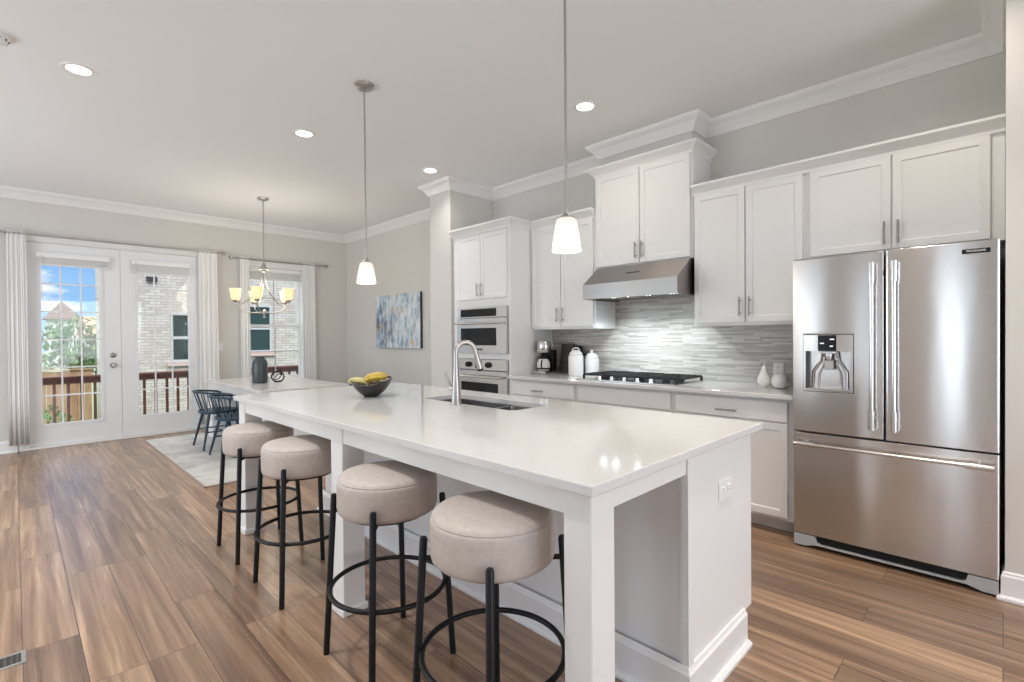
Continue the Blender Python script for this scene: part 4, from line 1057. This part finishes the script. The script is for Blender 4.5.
def downlight(x, y, label, seen=True, pw=5.0, col=(1, 0.98, 0.945), sp=2.2):
    if seen:
        t = thing('recessed_light', label, 'ceiling light', (x, y, ZC), 'recessed ceiling lights')
        obj('trim_ring', MB().lathe([(0.062, 0.0), (0.064, -0.004), (0.088, -0.006), (0.092, -0.003), (0.092, 0), (0.062, 0.0)], (x, y, ZC), 36), M_PLASTIC, t)
        obj('lens', MB().lathe([(0, -0.003), (0.064, -0.003), (0.064, 0), (0, 0)], (x, y, ZC), 32), M_LED, t)
    light('ceiling_lamp', 'AREA', (x, y, ZC-0.012), (0, 0, 0), pw, col, shape='DISK', size=0.13, spread=sp)
downlight(-4.255, 0.317, 'recessed ceiling light nearest the left edge of the photo')
downlight(-4.256, 1.774, 'recessed ceiling light beside the farther pendant')
downlight(-4.285, 3.111, 'recessed ceiling light near the pillar by the oven cabinet', True, 2.5)
downlight(-2.271, 3.100, 'recessed ceiling light in front of the raised hood cabinet', True, 3.2, (1, 0.86, 0.70), 2.6)
for x, y, w in ((-2.27, 0.317, 12), (-0.9, 0.30, 3.5), (-6.2, -1.0, 8), (-4.26, -1.4, 6), (-2.27, -1.4, 4)): downlight(x, y, '', False, w)  # unseen lamps: some carry on the fixture grid, the rest added as fill
for x, y, w in ((-0.28, 3.08, 4), (-0.45, 2.55, 8), (-0.30, 1.75, 2.5)): downlight(x, y, '', False, w, (1, 0.88, 0.74), 2.5 if y > 3 else 1.7)  # unseen: first continues the fixture grid, others added to brighten the kitchen
t = thing('smoke_detector', 'white smoke detector on the ceiling at the left edge of the photo', 'smoke detector', (-4.10, -0.055, ZC))
obj('base', MB().lathe([(0, -0.012), (0.068, -0.012), (0.07, 0), (0, 0)], (-4.10, -0.055, ZC), 32), M_PLASTIC, t)
obj('cover', MB().lathe([(0, -0.042), (0.03, -0.041), (0.05, -0.034), (0.06, -0.012), (0, -0.012)], (-4.10, -0.055, ZC), 32), M_PLASTIC, t)
g = MB()
for k in range(10):
    a = 2*PI*k/10; g.box(-0.004, 0.004, 0.046, 0.058, -0.030, -0.020)
    bmesh.ops.rotate(g.bm, cent=(0, 0, 0), matrix=Matrix.Rotation(2*PI/10, 3, 'Z'), verts=g.bm.verts)
g.xform(Matrix.Translation((-4.10, -0.055, ZC))); obj('vent_slots', g, M_SLOT, t)

# chandelier
hx, hy = -6.57, 2.215
t = thing('chandelier', 'five-arm nickel chandelier with glowing cup shades over the dining table', 'chandelier', (hx, hy, ZC))
obj('canopy', MB().lathe([(0, -0.03), (0.05, -0.027), (0.064, -0.016), (0.066, 0), (0, 0)], (hx, hy, ZC), 28), M_NICKEL, t)
obj('rod', MB().cyl((hx, hy, 2.20), (hx, hy, ZC-0.02), 0.0065, 10), M_NICKEL, t)
obj('hub', MB().lathe([(0, 2.115), (0.035, 2.118), (0.04, 2.13), (0.028, 2.14), (0.072, 2.152), (0.060, 2.165), (0.028, 2.19), (0.012, 2.24), (0, 2.24)], (hx, hy, 0), 28), M_NICKEL, t)
obj('finial', MB().lathe([(0, 1.545), (0.012, 1.552), (0.016, 1.565), (0.010, 1.58), (0.024, 1.60), (0.026, 1.63), (0.012, 1.655), (0, 1.66)], (hx, hy, 0), 20), M_NICKEL, t)
CR = 0.315
ang0 = math.atan2(-hy, -hx)
def bez(P, n=14):
    out = []
    for i in range(n+1):
        u = i/n; out.append(P[0]*(1-u)**3+3*P[1]*u*(1-u)**2+3*P[2]*u*u*(1-u)+P[3]*u**3)
    return out
for k in range(5):
    a = ang0+math.radians(-14+72*k); D = Vector((math.cos(a), math.sin(a), 0)); c0 = Vector((hx, hy, 0))
    def q(r, z): return c0+D*r+Vector((0, 0, z))
    up_ = bez([q(0.026, 2.125), q(0.026, 1.90), q(0.10, 1.82), q(CR-0.06, 1.715)])
    ar = obj('arm', MB().tube(up_, 0.006, 8), M_NICKEL, t)
    lo = bez([q(0.018, 1.625), q(0.14, 1.60), q(0.29, 1.62), q(CR, 1.735)])
    obj('lower_arm', MB().tube(lo+[q(CR, 1.75)], 0.006, 8), M_NICKEL, ar)
    p0 = q(CR, 0)
    obj('cup', MB().lathe([(0, 1.738), (0.020, 1.740), (0.036, 1.758), (0.034, 1.768), (0, 1.768)], (p0.x, p0.y, 0), 20), M_NICKEL, ar)
    mb = MB().lathe([(0.0, 1.768), (0.044, 1.768), (0.050, 1.80), (0.060, 1.86), (0.068, 1.908), (0.064, 1.908), (0.056, 1.86), (0.046, 1.80), (0.040, 1.774), (0, 1.774)], (p0.x, p0.y, 0), 28)
    obj('glass_shade', mb, M_SHADEW, ar)
    obj('bulb', MB().lathe([(0, 0), (0.012, 0), (0.024, 0.035), (0.02, 0.06), (0, 0.072)], (p0.x, p0.y, 1.775), 16), M_BULB, ar)
light('chandelier_lamp', 'POINT', (hx, hy, 1.98), (0, 0, 0), 18, (1, 0.90, 0.76), shadow_soft_size=0.3)

# ================================================================== DINING NOOK
t = thing('area_rug', 'pale distressed rug under the dining table', 'rug', (-6.35, 2.28, 0))
obj('pile', MB().box(-7.775, -4.935, 1.162, 3.50, 0.0, 0.009), M_RUG, t)
eb = MB()
eb.box(-4.937, -4.925, 1.15, 3.512, 0, 0.010).box(-7.787, -7.773, 1.15, 3.512, 0, 0.010).box(-7.787, -4.925, 1.15, 1.164, 0, 0.0102).box(-7.787, -4.925, 3.498, 3.512, 0, 0.0102)
obj('binding', eb, M_RUGEDGE, t)
TX0, TX1, TY0, TY1 = -7.50, -5.47, 1.79, 2.78
t = thing('dining_table', 'white slab-legged dining table with a washed wood top', 'table', (-6.48, 2.285, 0.010))
obj('tabletop', MB().box(TX0, TX1, TY0, TY1, 0.712, 0.750, 0.003), M_WASH, t)
obj('apron', MB().box(TX0+0.012, TX1-0.10, TY0+0.012, TY1-0.012, 0.640, 0.7118, 0.002), M_TABLE, t)
for a, b_ in ((TX0+0.01, TX0+0.20), (TX1-0.42, TX1-0.24)):
    obj('leg', MB().box(a, b_, TY0+0.012 if a < -7 else TY0+0.12, TY1-0.012 if a < -7 else TY1-0.12, 0.010, 0.6398, 0.004), M_TABLE, t)

def make_chair(label):
    t = thing('dining_chair', label, 'chair', (0, 0, 0), 'navy spindle-back dining chairs')
    # faces +y, origin on the floor under the seat
    sp = [(0.215*math.copysign(abs(math.cos(a))**0.75, math.cos(a)), 0.205*math.copysign(abs(math.sin(a))**0.8, math.sin(a))) for a in [2*PI*i/36 for i in range(36)]]
    s = obj('seat', MB().prism(sp, 'z', 0.405, 0.435), M_BLUE, t); bevel_mod(s, 0.008, 2)
    for sx in (-1, 1):
        for sy in (-1, 1):
            obj('leg', MB().tube([(sx*0.225, sy*0.215, 0.0), (sx*0.135, sy*0.13, 0.408)], [0.011, 0.016], 10), M_BLUE, t)
    ra = [PI*(1.0+i/28) for i in range(29)]
    rail = [(-0.265, 0.10, 0.615), (-0.268, 0.05, 0.63)]+[(0.268*math.cos(a), -0.02+0.235*math.sin(a), 0.64+0.028*(-math.sin(a))) for a in ra]+[(0.268, 0.05, 0.63), (0.265, 0.10, 0.615)]
    obj('top_rail', MB().tube(rail, 0.0125, 10), M_BLUE, t)
    for i in range(9):
        a = PI+PI*(i+0.5)/9; b_ = Vector((0.185*math.cos(a), 0.175*math.sin(a)-0.005, 0.425)); e_ = Vector((0.268*math.cos(a), -0.02+0.235*math.sin(a), 0.64+0.028*(-math.sin(a))))
        obj('spindle', MB().tube([b_, e_], 0.0055, 8), M_BLUE, t)
    for sx in (-1, 1): obj('arm_post', MB().tube([(sx*0.195, 0.06, 0.425), (sx*0.265, 0.07, 0.622)], 0.0075, 8), M_BLUE, t)
    st_ = MB().tube([(-0.19, -0.005, 0.20), (0.19, -0.005, 0.20)], 0.008, 8)
    for sx in (-1, 1): st_.tube([(sx*0.182, -0.175, 0.20), (sx*0.182, 0.175, 0.20)], 0.008, 8)
    obj('stretcher', st_, M_BLUE, t)
    return t
ch = make_chair('navy spindle-back chair at the near side of the table, closer to the garden doors')
ch.location = (-6.715, 1.725, 0.0115)
dup(ch, (-6.02, 1.725, 0.0115), 0, 'navy spindle-back chair at the near side of the table, closer to the island')
dup(ch, (-6.715, 2.86, 0.0115), PI, 'navy spindle-back chair at the far side of the table, by the window')
dup(ch, (-6.02, 2.86, 0.0115), PI, 'navy spindle-back chair at the far side of the table, half hidden behind the island')

# vase and knotted wire ornament on the table
vx, vy, vz = -6.46, 2.115, 0.7505
t = single('table_vase', MB().lathe([(0, 0), (0.074, 0), (0.084, 0.008), (0.088, 0.03), (0.088, 0.235), (0.078, 0.275), (0.056, 0.298), (0.05, 0.305), (0.053, 0.318), (0.045, 0.318), (0.042, 0.305), (0.05, 0.29), (0.07, 0.268), (0.08, 0.235), (0.08, 0.03), (0, 0.012)], (vx, vy, vz), 36), M_VASE, 'dark smoky vase on the dining table', 'vase')
wt = MB(); ox, oy = -6.25, 2.25
for k in range(4):
    pts = []
    ax = Euler((0.5+0.7*k, 0.3*k, 0.8*k)).to_matrix(); r_ = 0.072
    for i in range(26):
        a = 2*PI*i/26; pts.append(Vector((ox, oy, vz+0.079)) + ax @ Vector((r_*math.cos(a), r_*0.95*math.sin(a), 0.01*math.sin(3*a))))
    wt.tube(pts, 0.0055, 7, closed=True)
single('wire_orb', wt, M_BLACK, 'dark looped wire ornament beside the vase', 'ornament')

# wall art
t = thing('wall_art', 'abstract blue and white canvas on the nook wall', 'painting', (-6.46, YK, 1.535))
obj('canvas', MB().box(-7.08, -5.865, YK-0.042, YK-0.040, 1.135, 1.942), M_ART, t)
obj('edge', MB().box(-7.08, -5.865, YK-0.040, YK-0.001, 1.135, 1.942), M_ARTEDGE, t)

# floor register by the left edge
t = thing('floor_vent', 'metal floor register at the lower left corner', 'vent', (-2.845, -0.10, 0))
g = MB().ring_plate([(-2.90, -0.24), (-2.79, -0.24), (-2.79, 0.018), (-2.90, 0.018)], [(-2.885, -0.225), (-2.805, -0.225), (-2.805, 0.003), (-2.885, 0.003)], 0.0, 0.006)
obj('frame', g, M_STEEL2, t)
g = MB()
for k in range(13): g.box(-2.885, -2.805, -0.222+k*0.0175, -0.214+k*0.0175, 0.001, 0.005)
obj('louvre', g, M_BOARD, t)
obj('duct', MB().box(-2.885, -2.805, -0.225, 0.003, 0.0003, 0.001), M_SLOT, t)

# ================================================================== OUTSIDE
GZ = -1.5
struct('ground', MB().box(-160, XE-T-0.05, -40, 90, GZ-0.2, GZ), M_GRASS)
dk = MB()
for k in range(18): dk.box(XE-T-0.02-0.145*(k+1), XE-T-0.02-0.145*k-0.006, -1.2, 5.2, -0.235, -0.20, 0.003)
for y in (-1.1, 1.0, 3.0, 5.05): dk.box(-10.75, XE-T-0.02, y, y+0.05, -0.42, -0.235)
for x in (-10.7, -8.5):
    for y in (-1.1, 2.0, 5.0): dk.box(x, x+0.1, y, y+0.1, GZ, -0.42)
single('deck', dk, M_DECK, 'brown wooden deck outside the garden doors', 'deck')
RX = -10.62; RT = 0.715; RB = -0.20
t = thing('deck_railing', 'red-brown wooden deck railing with square balusters outside the doors', 'railing', (RX, 2.0, RB))
obj('top_rail', MB().box(RX-0.07, RX+0.07, -1.2, 5.2, RT-0.035, RT, 0.004).box(RX-0.02, RX+0.02, -1.2, 5.2, RT-0.125, RT-0.036), M_DECK, t)
obj('bottom_rail', MB().box(RX-0.02, RX+0.02, -1.2, 5.2, RB+0.08, RB+0.165), M_DECK, t)
bal = None; y = -1.05
while y < 5.15:
    if bal is None:
        bal = obj('baluster', MB().box(RX-0.041, RX-0.003, y-0.019, y+0.019, RB+0.06, RT-0.04), M_DECK, t); yb = y
    else:
        c = bal.copy(); COL.objects.link(c); c.parent = t; c.location = (0, y-yb, 0)
    y += 0.165
for y in (-1.2, 1.12, 3.35, 5.1): obj('post', MB().box(RX-0.045, RX+0.045, y, y+0.09, RB, RT-0.036), M_DECK, t)

# garden fence
t = thing('garden_fence', 'tan wooden board fence beyond the deck', 'fence', (-17, 2, GZ))
bd_ = MB(); y = -8.0
while y < 1.3:
    bd_.box(-17.0, -16.98, y, y+0.135, GZ, 0.50+0.01*math.sin(7*y)); y += 0.145
obj('boards', bd_, M_FENCE, t)
obj('rails', MB().box(-16.978, -16.94, -8, 1.45, GZ+0.3, GZ+0.4).box(-16.978, -16.94, -8, 1.45, 0.36, 0.45).box(-17.06, -16.93, -8, 1.45, 0.515, 0.545), M_FENCE, t)

# neighbour's brick house seen through the right door and the window
BXH = -14.0
t = thing('brick_house', 'pale brick house wall close by, seen through the right door and the window', 'house', (BXH, 6, GZ))
obj('wall', MB().box(BXH-4, BXH, 1.62, 16, GZ, 7.0), M_BRICK, t)
obj('roof', MB().prism([(1.3, 7.0), (16.3, 7.0), (8.8, 10.5)], 'x', BXH-4.3, BXH+0.3), M_ROOF, t)
for y0, y1, z0, z1 in ((2.66, 3.56, 0.80, 1.86), (3.92, 4.84, 0.98, 2.12), (7.2, 8.1, 0.9, 2.0)):
    w = obj('window', MB().ring_plate([(y0-0.05, z0-0.05), (y1+0.05, z0-0.05), (y1+0.05, z1+0.05), (y0-0.05, z1+0.05)], [(y0, z0), (y1, z0), (y1, z1), (y0, z1)], BXH-0.02, BXH+0.03, 'x').box(BXH-0.02, BXH+0.025, y0, y1, (z0+z1)/2-0.025, (z0+z1)/2+0.025), M_WINGREY, t)
    obj('pane', MB().box(BXH-0.01, BXH+0.006, y0, y1, z0, z1), M_DARKWIN, w)
    obj('sill', MB().box(BXH-0.02, BXH+0.07, y0-0.12, y1+0.12, z0-0.15, z0-0.052), M_SILL, w)
vt = MB().box(BXH-0.02, BXH+0.06, 2.16, 2.36, 2.62, 2.74); obj('vent_hood', vt, M_IRON, t)

# far house with a hipped roof
HXF = -75.0
t = thing('far_house', 'distant pale house with a brown hipped roof, seen through the left door', 'house', (HXF, 3.8, GZ))
obj('wall', MB().box(HXF-4, HXF, 2.55, 5.25, GZ-2, 3.65), M_STUCCO, t)
rf = MB(); b = rf.bm
pv = [b.verts.new(p) for p in ((HXF+0.5, 2.2, 3.6), (HXF+0.5, 5.6, 3.6), (HXF-4.5, 5.6, 3.6), (HXF-4.5, 2.2, 3.6), (HXF-2, 3.9, 5.75))]
for f in ((0, 1, 4), (1, 2, 4), (2, 3, 4), (3, 0, 4)): b.faces.new([pv[i] for i in f])
b.faces.new([pv[3], pv[2], pv[1], pv[0]]); obj('roof', rf, M_ROOF, t)
w = obj('window', MB().box(HXF-0.02, HXF+0.04, 3.4, 4.3, 0.8, 2.4), M_DARKWIN, t)
t = thing('roofed_house', 'second distant house with a red clay roof right of the first', 'house', (-48, 5, GZ))
obj('wall', MB().box(-54, -48, 3.75, 9.5, GZ-2, 1.7), M_STUCCO, t)
obj('roof', MB().prism([(-47.5, 1.55), (-54.5, 1.55), (-51, 3.1)], 'y', 3.6, 9.7), M_REDROOF, t)

def tree(label, x, y, z0, h, blobs, nleaf, ls, seed, nm='tree'):
    rnd = random.Random(seed)
    t = thing(nm, label, 'tree', (x, y, z0))
    tr = MB().tube([(x, y, z0), (x+0.05*h*0.3, y+0.02, z0+h*0.45), (x, y-0.03, z0+h*0.8)], [0.035*h*0.5, 0.025*h*0.5, 0.01*h*0.5], 8)
    for k in range(5):
        a = 2*PI*k/5+seed; tr.tube([(x, y, z0+h*(0.35+0.06*k)), (x+0.22*h*math.cos(a), y+0.22*h*math.sin(a), z0+h*(0.6+0.06*k))], [0.008*h, 0.003*h], 6)
    obj('trunk', tr, M_BARK, t)
    lf = MB(); b = lf.bm
    for i in range(nleaf):
        bx_, by_, bz_, br = blobs[i % len(blobs)]
        v = Vector((rnd.gauss(0, 1), rnd.gauss(0, 1), rnd.gauss(0, 1))).normalized()*br*(rnd.random()**0.4)
        p = Vector((x+bx_, y+by_, z0+bz_))+v
        R3 = Euler((rnd.uniform(0, 6.3), rnd.uniform(0, 6.3), rnd.uniform(0, 6.3))).to_matrix(); s_ = ls*rnd.uniform(0.6, 1.3)
        b.faces.new([b.verts.new(p+R3 @ Vector(q)) for q in ((-s_, 0, 0), (0, -s_*0.45, 0.15*s_), (s_, 0, 0), (0, s_*0.45, 0.15*s_))])
    f = obj('foliage', lf, M_LEAF, t); f['kind'] = 'stuff'
    return t
tree('leafy green tree in front of the far house, seen through the left door', -20.5, 1.35, GZ, 3.6, [(0, -0.42, 2.95, 0.42), (0, 0.22, 3.1, 0.48), (0, 0.1, 2.3, 0.6), (0.2, 0.42, 2.6, 0.4), (-0.2, -0.55, 2.3, 0.45)], 620, 0.10, 3)
tree('darker bushy tree at the right edge of the left door', -24.0, 2.55, GZ, 3.2, [(0, -0.35, 2.1, 0.6), (0, 0.1, 2.35, 0.5), (0, -0.9, 1.95, 0.5)], 900, 0.11, 8)
def shrub(x, y, z, r, seed, label):
    rnd = random.Random(seed); lf = MB(); b = lf.bm
    for i in range(900):
        v = Vector((rnd.gauss(0, 1), rnd.gauss(0, 1), abs(rnd.gauss(0, 1)))).normalized()*r*(rnd.random()**0.4); p = Vector((x, y, z))+v
        R3 = Euler((rnd.uniform(0, 6.3), rnd.uniform(0, 6.3), 0)).to_matrix(); s_ = 0.06*rnd.uniform(0.6, 1.3)
        b.faces.new([b.verts.new(p+R3 @ Vector(q)) for q in ((-s_, 0, 0), (0, -s_*0.45, 0.01), (s_, 0, 0), (0, s_*0.45, 0.01))])
    single('garden_shrub', lf, M_LEAF, label, 'shrub')
shrub(-12.6, 0.30, -0.85, 0.95, 21, 'green shrub behind the deck railing, left of the pair')
shrub(-13.95, 1.05, -0.85, 0.42, 22, 'green shrub behind the deck railing, right of the pair')
